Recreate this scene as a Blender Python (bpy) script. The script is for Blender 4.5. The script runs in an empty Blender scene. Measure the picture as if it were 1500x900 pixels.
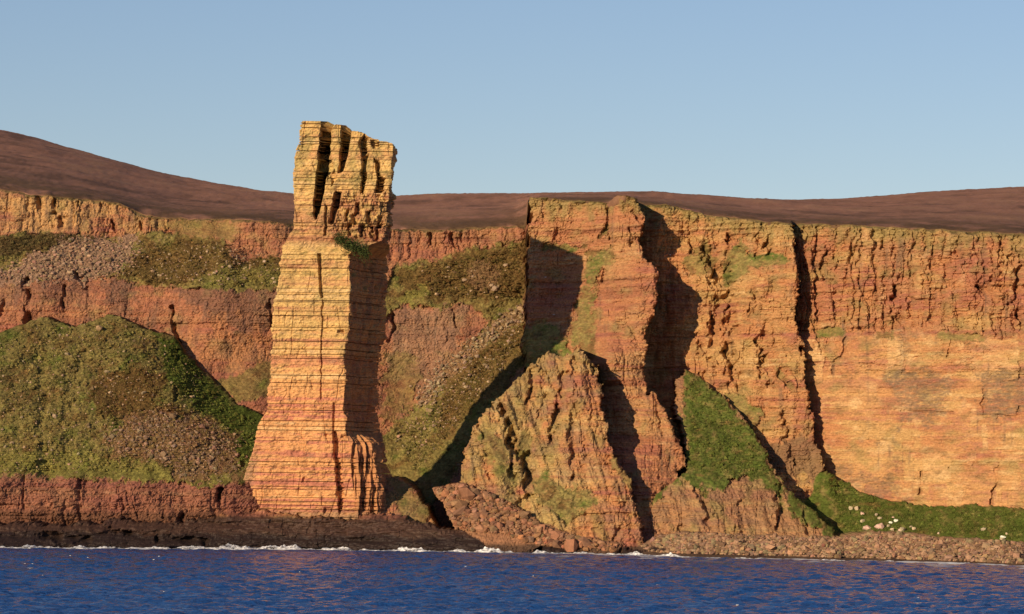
import bpy, math, random
import numpy as np
from mathutils import Matrix, Vector

# ------------------------------------------------------------------ camera, sky, sun
scene = bpy.context.scene
FPX = 5042.0                      # focal length in photo pixels (1500 x 900)
CAM = np.array([0.0, -1200.0, 28.0])
PITCH = math.atan2(690 - 450, FPX)
ROLL = math.radians(0.7)
fwd = np.array([0, math.cos(PITCH), math.sin(PITCH)])
up0 = np.array([0, -math.sin(PITCH), math.cos(PITCH)])
rgt0 = np.array([1.0, 0, 0])
rgt = math.cos(ROLL) * rgt0 + math.sin(ROLL) * up0
upv = math.cos(ROLL) * up0 - math.sin(ROLL) * rgt0
cam_data = bpy.data.cameras.new('camera')
cam_data.sensor_width = 36.0
cam_data.lens = FPX / 1500 * 36.0
cam_data.clip_start = 1.0
cam_data.clip_end = 30000
cam = bpy.data.objects.new('camera', cam_data)
scene.collection.objects.link(cam)
m = Matrix.Identity(4)
for i in range(3):
    m[i][0], m[i][1], m[i][2], m[i][3] = rgt[i], upv[i], -fwd[i], CAM[i]
cam.matrix_world = m
scene.camera = cam

SUN_AZ = math.radians(37.0)       # to the left of the axis behind the viewer
SUN_EL = math.radians(16.0)
to_sun = Vector((-math.sin(SUN_AZ) * math.cos(SUN_EL), -math.cos(SUN_AZ) * math.cos(SUN_EL), math.sin(SUN_EL)))
world = bpy.data.worlds.new('World')
scene.world = world
world.use_nodes = True
wn, wl = world.node_tree.nodes, world.node_tree.links
wn.clear()
sky = wn.new('ShaderNodeTexSky')
sky.sky_type = 'NISHITA'
sky.sun_disc = False
sky.sun_elevation = SUN_EL
sky.sun_rotation = math.atan2(to_sun.x, to_sun.y)
sky.altitude = 0
sky.air_density = 1.0
sky.dust_density = 0.0
sky.ozone_density = 3.0
bg = wn.new('ShaderNodeBackground')
bg.inputs['Strength'].default_value = 0.071
wo = wn.new('ShaderNodeOutputWorld')
tint = wn.new('ShaderNodeVectorMath')
tint.operation = 'MULTIPLY'
tint.inputs[1].default_value = (1.15, 1.03, 1.09)
wl.new(sky.outputs[0], tint.inputs[0])
wl.new(tint.outputs[0], bg.inputs[0])
wl.new(bg.outputs[0], wo.inputs[0])
sun_data = bpy.data.lights.new('sun', 'SUN')
sun_data.energy = 5.0
sun_data.angle = math.radians(0.5)
sun_data.color = (1.0, 0.77, 0.50)
sun = bpy.data.objects.new('sun', sun_data)
sun.rotation_euler = to_sun.to_track_quat('Z', 'Y').to_euler()
sun.location = to_sun * 500
scene.collection.objects.link(sun)
scene.view_settings.view_transform = 'Standard'
scene.view_settings.look = 'None'
scene.view_settings.exposure = 0.3
scene.view_settings.gamma = 1.0
scene.cycles.max_bounces = 5

# ------------------------------------------------------------------ helpers
rng = np.random.default_rng(11)
random.seed(11)
col = scene.collection


def W(px, py, Y):
    """world X, Z of the place seen at photo position px, py when it lies at depth Y"""
    px, py, Y = np.asarray(px, float), np.asarray(py, float), np.asarray(Y, float)
    a, b = (px - 750.0) / FPX, -(py - 450.0) / FPX
    dx = fwd[0] + a * rgt[0] + b * upv[0]
    dy = fwd[1] + a * rgt[1] + b * upv[1]
    dz = fwd[2] + a * rgt[2] + b * upv[2]
    t = (Y - CAM[1]) / dy
    return CAM[0] + t * dx, CAM[2] + t * dz


def project(X, Y, Z):
    x, y, z = X - CAM[0], Y - CAM[1], Z - CAM[2]
    d = x * fwd[0] + y * fwd[1] + z * fwd[2]
    return (750 + FPX * (x * rgt[0] + y * rgt[1] + z * rgt[2]) / d,
            450 - FPX * (x * upv[0] + y * upv[1] + z * upv[2]) / d)


PERM = np.concatenate([rng.permutation(256)] * 3).astype(np.int32)
ang = rng.random(256) * 2 * np.pi
G2 = np.stack([np.cos(ang), np.sin(ang)], 1).astype(np.float32)
g3 = rng.normal(size=(256, 3))
G3 = (g3 / np.linalg.norm(g3, axis=1)[:, None]).astype(np.float32)


def pn2(x, y, seed=0):
    x = np.asarray(x, np.float32) + seed * 13.7
    y = np.asarray(y, np.float32) + seed * 7.3
    xi, yi = np.floor(x), np.floor(y)
    fx, fy = x - xi, y - yi
    xi, yi = xi.astype(np.int32) & 255, yi.astype(np.int32) & 255
    u, v = fx * fx * fx * (fx * (fx * 6 - 15) + 10), fy * fy * fy * (fy * (fy * 6 - 15) + 10)

    def gr(ix, iy, dx, dy):
        g = G2[PERM[PERM[ix & 255] + (iy & 255)]]
        return g[..., 0] * dx + g[..., 1] * dy
    n0 = gr(xi, yi, fx, fy) * (1 - u) + gr(xi + 1, yi, fx - 1, fy) * u
    n1 = gr(xi, yi + 1, fx, fy - 1) * (1 - u) + gr(xi + 1, yi + 1, fx - 1, fy - 1) * u
    return 1.5 * (n0 * (1 - v) + n1 * v)


def fbm(x, y, octaves=4, seed=0, gain=0.5):
    s, a, t = 0, 1.0, 0
    for o in range(octaves):
        s = s + a * pn2(x * 2 ** o, y * 2 ** o, seed + o * 3)
        t += a
        a *= gain
    return s / t * 1.4


def noise1(x, seed=0):
    return pn2(x, np.full_like(np.asarray(x, np.float32), 0.37 + seed * 1.91), seed)


def sstep(a, b, x):
    t = np.clip((x - a) / (b - a), 0, 1)
    return t * t * (3 - 2 * t)


def rnd(i, j, seed=0):
    h = (np.asarray(i, np.int64) * 73856093) ^ (np.asarray(j, np.int64) * 19349663) ^ (seed * 83492791)
    h = (h ^ (h >> 13)) * 1274126177
    return (((h ^ (h >> 16)) & 0xFFFF) / 65535.0).astype(np.float32)


def edges_table(lo, hi, mean, spread, seed):
    r = np.random.default_rng(seed)
    e = [lo]
    while e[-1] < hi:
        e.append(e[-1] + mean * math.exp(r.normal() * spread))
    return np.array(e)


def blocks(X, Z, bedh, colw, seed, shift=1.0, spread=0.45):
    """jointed beds: random value per block, distance to the nearest bed plane and to the nearest joint"""
    zt = edges_table(-40, 180, bedh, spread, seed)
    ct = edges_table(-420, 420, colw, spread, seed + 1)
    bi = np.clip(np.searchsorted(zt, Z) - 1, 0, len(zt) - 2)
    dz = np.minimum(Z - zt[bi], zt[bi + 1] - Z)
    xs = X + shift * colw * 3 * (rnd(bi, bi * 0, seed) - 0.5)
    ci = np.clip(np.searchsorted(ct, xs) - 1, 0, len(ct) - 2)
    dx = np.minimum(xs - ct[ci], ct[ci + 1] - xs)
    return rnd(bi, ci, seed + 5) - 0.5, rnd(bi, bi * 0, seed + 9) - 0.5, dz, dx


def poly_sd(X, Z, P):
    """signed distance to polygon P (positive inside)"""
    P = np.asarray(P, float)
    d = np.full(X.shape, 1e9)
    inside = np.zeros(X.shape, bool)
    n = len(P)
    for i in range(n):
        ax, az = P[i]
        bx, bz = P[(i + 1) % n]
        ex, ez = bx - ax, bz - az
        t = np.clip(((X - ax) * ex + (Z - az) * ez) / (ex * ex + ez * ez + 1e-9), 0, 1)
        d = np.minimum(d, (X - ax - t * ex) ** 2 + (Z - az - t * ez) ** 2)
        c = (az > Z) != (bz > Z)
        inside ^= c & (X < ex * (Z - az) / (ez + (1e-12 if ez == 0 else 0)) + ax)
    return np.where(inside, 1, -1) * np.sqrt(d)


def line_dist(X, Z, P):
    d = np.full(X.shape, 1e9)
    for i in range(len(P) - 1):
        ax, az = P[i]
        bx, bz = P[i + 1]
        ex, ez = bx - ax, bz - az
        t = np.clip(((X - ax) * ex + (Z - az) * ez) / (ex * ex + ez * ez + 1e-9), 0, 1)
        d = np.minimum(d, (X - ax - t * ex) ** 2 + (Z - az - t * ez) ** 2)
    return np.sqrt(d)


class RBF:
    def __init__(self, x, z, y):
        self.p = np.stack([x, z], 1)
        n = len(x)
        r = np.sqrt(((self.p[:, None] - self.p[None]) ** 2).sum(-1) + 9.0)
        A = np.zeros((n + 3, n + 3))
        A[:n, :n] = r
        A[:n, n], A[:n, n + 1:], A[n, :n], A[n + 1:, :n] = 1, self.p, 1, self.p.T
        self.w = np.linalg.solve(A, np.concatenate([y, [0, 0, 0]]))

    def __call__(self, x, z):
        s = self.w[-3] + self.w[-2] * x + self.w[-1] * z
        for (a, b), w in zip(self.p, self.w):
            s = s + w * np.sqrt((x - a) ** 2 + (z - b) ** 2 + 9.0)
        return s


def mesh_from(name, V, F, C=None, mat=None):
    """V (n,3); F (m,3) or (m,4); C (n,3) vertex albedo"""
    me = bpy.data.meshes.new(name)
    V = np.ascontiguousarray(V, np.float32)
    F = np.ascontiguousarray(F, np.int32)
    k = F.shape[1]
    me.vertices.add(len(V))
    me.vertices.foreach_set('co', V.ravel())
    me.loops.add(F.size)
    me.loops.foreach_set('vertex_index', F.ravel())
    me.polygons.add(len(F))
    me.polygons.foreach_set('loop_start', np.arange(0, F.size, k, dtype=np.int32))
    me.polygons.foreach_set('loop_total', np.full(len(F), k, np.int32))
    me.update(calc_edges=True)
    if C is not None:
        a = me.color_attributes.new('Col', 'FLOAT_COLOR', 'POINT')
        a.data.foreach_set('color', np.concatenate([C, np.ones((len(C), 1))], 1).astype(np.float32).ravel())
    if mat:
        me.materials.append(mat)
    me.polygons.foreach_set('use_smooth', np.zeros(len(F), bool))
    return me


def obj(name, me, label=None, cat=None, group=None, kind=None, parent=None):
    o = bpy.data.objects.new(name, me)
    col.objects.link(o)
    if label:
        o['label'] = label
    if cat:
        o['category'] = cat
    if group:
        o['group'] = group
    if kind:
        o['kind'] = kind
    if parent:
        o.parent = parent
    return o


# ------------------------------------------------------------------ materials
def surface_mat(name, rough=0.9, fine=(0.25, 0.25, 2.2), fine_amt=0.35, bump=0.35, grain=1.6, spec=0.15):
    """albedo from the mesh colour, with fine procedural grain and relief"""
    mt = bpy.data.materials.new(name)
    mt.use_nodes = True
    n, l = mt.node_tree.nodes, mt.node_tree.links
    b = n['Principled BSDF']
    b.inputs['Roughness'].default_value = rough
    b.inputs['Specular IOR Level'].default_value = spec
    at = n.new('ShaderNodeAttribute')
    at.attribute_name = 'Col'
    tc = n.new('ShaderNodeTexCoord')
    mp = n.new('ShaderNodeMapping')
    mp.inputs['Scale'].default_value = fine
    l.new(tc.outputs['Object'], mp.inputs[0])
    n1 = n.new('ShaderNodeTexNoise')
    n1.inputs['Scale'].default_value = 1.0
    n1.inputs['Detail'].default_value = 5
    n1.inputs['Roughness'].default_value = 0.65
    l.new(mp.outputs[0], n1.inputs['Vector'])
    n2 = n.new('ShaderNodeTexNoise')
    n2.inputs['Scale'].default_value = grain
    n2.inputs['Detail'].default_value = 4
    n2.inputs['Roughness'].default_value = 0.7
    l.new(tc.outputs['Object'], n2.inputs['Vector'])
    mx = n.new('ShaderNodeMath')
    mx.operation = 'ADD'
    l.new(n1.outputs[0], mx.inputs[0])
    l.new(n2.outputs[0], mx.inputs[1])
    mr = n.new('ShaderNodeMapRange')
    mr.inputs['From Min'].default_value = 0.6
    mr.inputs['From Max'].default_value = 1.4
    mr.inputs['To Min'].default_value = 1 - fine_amt
    mr.inputs['To Max'].default_value = 1 + fine_amt
    l.new(mx.outputs[0], mr.inputs[0])
    vm = n.new('ShaderNodeVectorMath')
    vm.operation = 'SCALE'
    l.new(at.outputs['Color'], vm.inputs[0])
    l.new(mr.outputs[0], vm.inputs['Scale'])
    l.new(vm.outputs[0], b.inputs['Base Color'])
    bp = n.new('ShaderNodeBump')
    bp.inputs['Strength'].default_value = bump
    bp.inputs['Distance'].default_value = 0.5
    l.new(mx.outputs[0], bp.inputs['Height'])
    l.new(bp.outputs[0], b.inputs['Normal'])
    return mt


M_rock = surface_mat('sandstone')
M_wet = surface_mat('wet_dark_rock', rough=0.6, fine=(0.4, 0.4, 1.5), spec=0.3, bump=0.5)
M_turf = surface_mat('turf', fine=(0.5, 0.5, 0.9), fine_amt=0.45, bump=0.7, grain=2.2, spec=0.05)
M_moor = surface_mat('heather_moor', fine=(0.06, 0.02, 0.1), fine_amt=0.35, bump=0.5, grain=0.5, spec=0.03)
M_stone = surface_mat('loose_stone', fine=(0.8, 0.8, 2.0), fine_amt=0.3, bump=0.4, grain=3.0)
M_leaf = surface_mat('shrub_leaf', fine=(1, 1, 1), fine_amt=0.3, bump=0.0)

SAND = np.array([.40, .24, .098])
PALE = np.array([.50, .335, .165])
ORANGE = np.array([.37, .172, .075])
RED = np.array([.285, .11, .07])
MAROON = np.array([.19, .075, .056])
GREYB = np.array([.20, .14, .09])
LICHEN = np.array([.215, .175, .065])
STAIN = np.array([.10, .065, .045])
WET = np.array([.045, .028, .02])
GREEN = np.array([.060, .088, .015])
BRIGHT = np.array([.18, .165, .042])
OLIVE = np.array([.165, .132, .045])
BRACKEN = np.array([.13, .07, .026])
HEATH = np.array([.06, .042, .02])
MOOR = np.array([.275, .14, .095])
SCREE = np.array([.26, .165, .11])

# ------------------------------------------------------------------ the coast: layers of land, each its own depth
LAYERS = {}


def layer(name, pts, poly=None, edge=2.0, rough=1.2, back=6.0):
    p = np.array(pts, float)
    x, z = W(p[:, 0], p[:, 1], p[:, 2])
    L = dict(f=RBF(x, z, p[:, 2]), fp=RBF(p[:, 0] * .25, p[:, 1] * .25, p[:, 2]), edge=edge, rough=rough, back=back)
    if poly:
        q = np.array(poly, float)
        L['pp'] = q
        qx, qz = W(q[:, 0], q[:, 1], L['fp'](q[:, 0] * .25, q[:, 1] * .25))
        L['poly'] = np.stack([qx, qz], 1)
    LAYERS[name] = L


def depth_at(px, py):
    best = 1e9
    for L in LAYERS.values():
        if 'pp' in L and poly_sd(np.array([float(px)]), np.array([float(py)]), L['pp'])[0] < 0:
            continue
        best = min(best, float(L['fp'](px * .25, py * .25)))
    return best


def WP(pts, lay=None):
    out = []
    for px, py in pts:
        Y = float(LAYERS[lay]['fp'](px * .25, py * .25)) if lay else depth_at(px, py)
        x, z = W(px, py, Y)
        out.append((float(x), float(z)))
    return out


A = []
for x, dy in ((-90, -12), (60, -8), (160, -2), (250, 0), (330, -2)):
    A += [(x, 800, 40 + dy), (x, 620, 76 + dy), (x, 550, 84 + dy), (x, 480, 90 + dy), (x, 418, 94 + dy), (x, 404, 98 + dy),
          (x, 375, 108 + dy), (x, 344, 120 + dy), (x, 334, 122 + dy), (x, 285, 127 + dy)]
A += [(345, 598, 65), (300, 552, 79), (330, 581, 70), (270, 516, 84), (400, 620, 62), (400, 560, 78), (400, 530, 92), (410, 425, 98), (410, 415, 101), (400, 382, 112), (400, 374, 114), (400, 328, 117),
      (360, 376, 112), (355, 326, 116), (440, 328, 124), (440, 420, 104), (440, 560, 90),
      (580, 336, 150), (580, 374, 146), (580, 382, 143), (580, 440, 130), (580, 452, 126), (580, 560, 116), (575, 640, 102), (570, 700, 84), (590, 760, 58),
      (640, 336, 151), (640, 376, 147), (640, 385, 143), (650, 440, 130), (650, 452, 127), (640, 540, 119), (620, 590, 110), (600, 690, 85), (640, 650, 95), (640, 760, 58),
      (700, 334, 152), (700, 370, 149), (700, 380, 145), (700, 450, 131), (700, 520, 121), (700, 590, 103), (680, 690, 82),
      (765, 331, 152), (765, 370, 149), (765, 420, 140), (765, 480, 128), (740, 540, 116), (760, 600, 90), (760, 700, 60),
      (850, 331, 160), (850, 500, 130), (850, 700, 70), (1100, 331, 165), (1100, 700, 120), (1560, 331, 160), (1560, 700, 120)]
layer('A', A)

layer('G', [(-90, 800, -28), (-90, 765, -26), (-90, 699, -22), (-90, 690, -17), (-90, 600, 10), (-90, 490, 52),
            (0, 765, -25), (0, 699, -21), (0, 690, -16), (0, 640, 0), (0, 600, 13), (0, 540, 36), (0, 487, 58),
            (100, 765, -19), (100, 699, -15), (100, 690, -10), (100, 640, 4), (100, 560, 36), (100, 478, 70),
            (200, 765, -14), (200, 702, -10), (200, 694, -6), (200, 640, 8), (190, 590, 28), (170, 520, 54), (168, 462, 78),
            (290, 765, -8), (290, 706, -5), (290, 697, -1), (290, 640, 16), (270, 560, 52), (260, 500, 80), (300, 547, 76), (330, 576, 67),
            (350, 760, -3), (350, 710, 0), (350, 700, 3), (350, 640, 30), (345, 592, 61), (400, 700, 14), (395, 620, 50), (440, 700, 20), (440, 800, 8)],
      [(-95, 840), (-95, 485), (0, 487), (60, 463), (110, 478), (165, 459), (215, 482), (255, 492), (275, 520), (300, 545),
       (330, 575), (345, 590), (380, 606), (400, 618), (445, 700), (445, 840)], edge=1.5, rough=.8, back=2.5)

layer('M', [(540, 740, 8), (575, 700, 22), (600, 712, 20), (625, 745, 8), (640, 776, -3), (560, 775, -3), (600, 775, -4)],
      [(530, 730), (560, 705), (580, 698), (602, 710), (625, 742), (640, 775), (642, 795), (530, 795)], edge=1.5, rough=.7, back=3)

layer('H', [(776, 290, 106), (776, 400, 105), (770, 470, 104), (765, 540, 100), (850, 300, 98), (855, 372, 96), (850, 400, 96), (800, 510, 93), (845, 450, 93),
            (880, 300, 91), (895, 298, 88), (905, 290, 79), (930, 298, 77), (900, 335, 80), (890, 356, 84), (880, 400, 82), (868, 480, 80), (865, 530, 70),
            (905, 420, 72), (945, 330, 72), (940, 350, 74), (955, 392, 62), (955, 480, 58), (945, 540, 52), (888, 530, 50), (920, 600, 41), (905, 650, 32),
            (955, 575, 42), (960, 640, 28), (1000, 680, 18), (940, 700, 10), (960, 720, 5), (930, 780, -6), (880, 780, 0), (800, 600, 70), (800, 760, 20)],
      [(778, 270), (775, 300), (780, 318), (773, 338), (777, 362), (770, 385), (774, 412), (767, 440), (770, 470), (763, 500), (775, 560), (790, 640), (800, 800), (960, 815), (958, 760), (962, 722), (985, 708), (1006, 680),
       (1000, 655), (986, 622), (974, 598), (958, 573), (948, 578), (943, 545), (948, 515), (946, 490), (958, 458), (965, 425), (962, 392), (945, 372), (938, 348),
       (945, 322), (936, 296), (934, 270)], edge=2.2, rough=1.3, back=6)

layer('P', [(672, 790, -8), (672, 720, 6), (680, 665, 16), (705, 612, 26), (735, 580, 32), (775, 540, 40), (802, 517, 44), (760, 620, 22), (740, 690, 6), (770, 700, 8),
            (830, 522, 40), (848, 510, 36), (800, 580, 30), (800, 650, 15), (800, 720, -2), (850, 560, 25), (850, 640, 10), (850, 700, -1), (850, 790, -16),
            (875, 545, 32), (885, 620, 14), (905, 680, 0), (925, 720, -8), (935, 790, -17), (760, 790, -12)],
      [(664, 830), (668, 760), (671, 712), (679, 668), (690, 635), (702, 610), (720, 592), (742, 568), (770, 542), (790, 522), (802, 514), (815, 520), (828, 519),
       (840, 512), (848, 507), (856, 516), (866, 528), (876, 536), (880, 560), (882, 590), (890, 625), (894, 655), (908, 680), (926, 700), (930, 735), (940, 770),
       (945, 800), (945, 830)], edge=2.5, rough=1.5, back=6)

layer('C', [(940, 310, 96), (1000, 330, 92), (1000, 450, 87), (1000, 540, 80), (940, 540, 92), (1000, 620, 62), (960, 700, 40), (1040, 325, 87), (1045, 365, 84), (1050, 450, 78), (1050, 560, 66),
            (1100, 328, 71), (1100, 372, 68), (1100, 392, 63), (1100, 450, 61), (1110, 560, 54), (1150, 333, 56), (1150, 372, 54), (1155, 395, 49), (1155, 450, 48), (1170, 560, 42), (1190, 600, 37), (1205, 690, 30), (1120, 640, 45), (1120, 720, 32), (1200, 760, 20), (1000, 780, 20)],
      [(925, 260), (1158, 260), (1163, 330), (1170, 390), (1172, 430), (1166, 470), (1178, 510), (1182, 560), (1188, 600), (1196, 640), (1210, 688), (1215, 830), (925, 830)],
      edge=2.0, rough=1.4, back=7)

R = []
for x, Y in ((1120, 74), (1180, 55), (1300, 27), (1400, 4), (1500, -18), (1580, -36)):
    R += [(x, 335, Y + 5), (x, 420, Y + 4), (x, 484, Y + 2.5), (x, 496, Y - 2), (x, 560, Y - 3), (x, 640, Y - 6), (x, 740, Y - 8), (x, 800, Y - 9)]
layer('R', R, [(1100, 250), (1600, 250), (1600, 850), (1100, 850)], edge=.5, rough=.3)

layer('E', [(1150, 690, 42), (1210, 690, 30), (1240, 710, 30), (1300, 735, 14), (1360, 743, 1), (1420, 742, -12), (1500, 748, -30), (1580, 750, -48),
            (1180, 740, 24), (1225, 780, 2), (1300, 760, 0), (1300, 785, -22), (1400, 765, -24), (1400, 790, -38), (1500, 770, -42), (1500, 795, -56), (1580, 800, -72), (1100, 790, 0)],
      [(1120, 680), (1160, 682), (1210, 689), (1235, 704), (1265, 722), (1300, 734), (1360, 742), (1430, 740), (1500, 746), (1600, 748), (1600, 850), (1120, 850)],
      edge=1.2, rough=1.0, back=2)

layer('B', [(1005, 545, 70), (1020, 600, 52), (1000, 640, 34), (1060, 590, 50), (1110, 640, 34), (1080, 640, 36), (1000, 700, 12), (1050, 700, 12), (1130, 690, 18), (960, 740, 0), (965, 790, -10),
            (1050, 740, -4), (1050, 785, -16), (1120, 740, -2), (1130, 790, -18), (1165, 730, 4), (1190, 760, -7), (1215, 785, -19), (1180, 790, -20)],
      [(955, 835), (948, 760), (952, 728), (985, 705), (1008, 690), (1003, 640), (988, 600), (990, 560), (1003, 538), (1025, 552), (1060, 580), (1085, 605), (1110, 640), (1128, 672),
       (1145, 705), (1170, 730), (1200, 755), (1222, 775), (1226, 790), (1226, 835)], edge=3.0, rough=1.2, back=6)

layer('F', [(640, 716, 6), (675, 708, 5), (700, 716, 1), (740, 735, -4), (800, 770, -13), (850, 790, -18), (905, 796, -20), (665, 775, -9), (720, 780, -14), (800, 805, -20)],
      [(633, 716), (650, 711), (672, 707), (700, 714), (740, 733), (770, 750), (800, 768), (850, 788), (910, 795), (910, 840), (668, 840), (664, 776), (650, 745)],
      edge=1.2, rough=1.0, back=3)

S = []
for x, yb, Yb, yt, Yt in ((-90, 803, -44, 765, -33), (0, 803, -43, 767, -32), (200, 805, -28, 764, -19), (400, 806, -13, 752, -5), (480, 806, -12, 757, -6), (600, 808, -16, 762, -6),
                          (700, 810, -19, 780, -12), (800, 811, -23, 800, -20), (930, 813, -28, 806, -26), (1010, 816, -50, 812, -48)):
    S += [(x, yb + 20, Yb - 3), (x, yb, Yb), (x, (yb + yt) / 2, Yb * .6 + Yt * .4), (x, yt, Yt)]
layer('S', S, [(-95, 764), (0, 766), (80, 769), (180, 762), (260, 766), (335, 752), (390, 749), (440, 756), (500, 758), (560, 752), (610, 762), (640, 774), (700, 776), (735, 782), (770, 800), (800, 798),
               (860, 800), (930, 805), (1010, 811), (1010, 860), (-95, 860)], edge=2.5, rough=1.6, back=5)

T = []
for x, yb, Yb, yt, Yt in ((930, 813, -28, 803, -20), (960, 814, -38, 787, -12), (1000, 816, -52, 780, -16), (1100, 819, -60, 784, -22), (1225, 821, -70, 786, -26), (1300, 822, -76, 782, -30),
                          (1400, 825, -88, 789, -44), (1500, 829, -112, 795, -62), (1590, 832, -135, 800, -82)):
    T += [(x, yb + 16, Yb - 10), (x, yb, Yb), (x, (yb + yt) / 2, (Yb + Yt) / 2), (x, yt, Yt)]
layer('T', T, [(925, 803), (945, 794), (965, 784), (1000, 779), (1050, 782), (1100, 784), (1160, 787), (1225, 786), (1270, 780), (1320, 779), (1360, 786), (1400, 789), (1450, 793), (1500, 795),
               (1600, 799), (1600, 870), (925, 870)], edge=1.0, rough=.8, back=2)

# grid in world X (across) and Z (height)
STEP = 0.33
NX = int(452 / STEP)
xs = np.linspace(-230, 222, NX)
top = np.array([(-110, 270, 118), (0, 277, 118), (40, 285, 118), (100, 290, 121), (150, 295, 125), (185, 302, 126), (212, 316, 127), (240, 321, 128), (330, 323, 126), (350, 322, 118), (425, 328, 120),
                (575, 336, 150), (640, 337, 151), (690, 334, 152), (769, 331, 152), (775, 288, 106), (800, 290, 103), (850, 294, 98), (890, 298, 90), (896, 294, 87), (902, 287, 80), (920, 287, 78), (935, 293, 78),
                (975, 300, 92), (1000, 306, 92), (1040, 316, 87), (1100, 322, 71), (1155, 328, 56), (1172, 328, 62), (1250, 330, 42), (1350, 335, 18), (1500, 343, -14), (1600, 349, -36)], float)
tx, tz = W(top[:, 0], top[:, 1], top[:, 2])
ztop = np.interp(xs, tx, tz) + 0.5 * fbm(xs / 6, xs * 0, 3, 40) + 0.35 * (rnd(np.searchsorted(edges_table(-300, 300, 2.2, .5, 5), xs), 0, 3) - .5)
zbot = -4.0
NZ = int(134 / STEP)
v = np.linspace(0, 1, NZ)[:, None]
X = np.repeat(xs[None], NZ, 0)
Z = zbot + (ztop[None] - zbot) * v

names = list(LAYERS)
ewob = 0.9 * fbm(X / 5, Z / 5, 3, 21) + 0.5 * fbm(X / 1.3, Z / 1.3, 2, 23)
Y = np.full(X.shape, 1e6)
lab = np.zeros(X.shape, int)
for i, nme in enumerate(names):
    L = LAYERS[nme]
    if 'poly' in L:
        xmin, xmax = L['poly'][:, 0].min() - 4, L['poly'][:, 0].max() + 4
        c0, c1 = np.searchsorted(xs, [xmin, xmax])
    else:
        c0, c1 = 0, NX
    sl = np.s_[:, c0:c1]
    y = L['f'](X[sl], Z[sl])
    if 'poly' in L:
        sd = poly_sd(X[sl], Z[sl], L['poly']) + L['rough'] * ewob[sl]
        e = np.clip(1 - sd / L['edge'], 0, 1)
        y = y + L['back'] * .5 * (1 - np.sqrt(np.clip(1 - e * e, 0, 1)))
        y = np.where(sd > 0, y, 1e6)
    m_ = y < Y[sl]
    Y[sl] = np.where(m_, y, Y[sl])
    lab[sl] = np.where(m_, i, lab[sl])
LI = {n: i for i, n in enumerate(names)}
isl = lambda *a: np.isin(lab, [LI[q] for q in a])

# ---- what covers the ground
grass = np.zeros(X.shape)
turf_region = np.zeros(X.shape, bool)
cover = []


def mask(poly, soft=1.0, wob=2.0, lay=None, seed=0, scale=5.0, only=None):
    P = np.array(WP(poly, lay))
    c0, c1 = np.searchsorted(xs, [P[:, 0].min() - soft - wob - 2, P[:, 0].max() + soft + wob + 2])
    out = np.zeros(X.shape)
    sl = np.s_[:, c0:c1]
    sd = poly_sd(X[sl], Z[sl], P)
    w = wob * 1.25 * fbm(X[sl] / scale, Z[sl] / scale, 5, 60 + seed, .72)
    out[sl] = sstep(-soft * .6, soft * .6, sd + w)
    if only is not None:
        out = out * only
    return out


G_ = isl('G')
lowcliff = mask([(-95, 845), (-95, 694), (60, 698), (150, 703), (230, 707), (330, 712), (400, 700), (445, 720), (445, 845)], .6, 2.8, 'G', 1, scale=3.5, only=G_)
gG = G_ * (1 - lowcliff)
gE = isl('E') * 1.0
gB = mask([(1003, 535), (1025, 555), (1060, 580), (1112, 640), (1140, 700), (1150, 745), (1120, 705), (1090, 695), (1060, 712), (1030, 722), (1005, 700), (980, 712), (950, 740), (955, 715), (990, 690), (1008, 660), (1000, 620)],
          1.0, 3.0, 'B', 2, only=isl('B'))
gB = np.maximum(gB, mask([(1140, 690), (1170, 725), (1226, 775), (1228, 800), (1195, 775), (1165, 760)], 1, 2.5, 'B', 3, only=isl('B')))
gP = mask([(700, 640), (720, 690), (745, 720), (755, 700), (740, 650), (715, 625)], 1.5, 3, 'P', 4, only=isl('P')) * .8
gP = np.maximum(gP, mask([(780, 700), (790, 735), (830, 770), (870, 735), (860, 715), (820, 712), (800, 690)], 1.5, 3, 'P', 5, only=isl('P')))
gP = np.maximum(gP, mask([(762, 620), (755, 660), (765, 690), (780, 650)], 1.2, 2.5, 'P', 6, only=isl('P')) * .8)
gP = np.maximum(gP, mask([(895, 665), (925, 700), (925, 720), (900, 690)], 1, 2, 'P', 7, only=isl('P')) * .8)
gH = mask([(860, 375), (895, 360), (905, 375), (880, 395), (870, 440), (872, 520), (845, 520), (835, 480), (855, 420)], 1.5, 3, 'H', 8, only=isl('H')) * .9
gH = np.maximum(gH, mask([(792, 366), (850, 368), (885, 345), (890, 330), (875, 350), (850, 360), (800, 358)], 1.2, 2, 'H', 9, only=isl('H')))
gH = np.maximum(gH, mask([(764, 480), (800, 470), (830, 490), (838, 540), (790, 600), (760, 520)], 2, 3, 'H', 9, only=isl('H')))
gA = mask([(-90, 402), (0, 400), (40, 408), (160, 405), (200, 418), (330, 425), (430, 425), (430, 378), (340, 378), (335, 352), (250, 340), (200, 345), (150, 348), (90, 338), (30, 342), (-90, 352)], 1.2, 2.6, 'A', 10, only=isl('A'))
gA = np.maximum(gA, mask([(235, 322), (345, 324), (345, 350), (255, 350)], 1.2, 3.0, 'A', 11, only=isl('A')) * .6)
gA = np.maximum(gA, mask([(560, 425), (580, 390), (640, 378), (690, 366), (770, 352), (775, 520), (700, 640), (600, 800), (540, 800), (560, 640), (600, 600), (660, 535), (720, 470), (690, 445), (640, 452), (590, 448), (560, 470)], 1.5, 3.0, 'A', 12, only=isl('A')))
gA = np.maximum(gA, mask([(320, 560), (400, 525), (400, 580), (345, 590)], 1.0, 2.5, 'A', 13, only=isl('A')) * .8)
gA = np.maximum(gA, mask([(565, 520), (600, 520), (620, 545), (600, 600), (560, 620)], 2.0, 4, 'A', 14, only=isl('A')) * .6)
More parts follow.
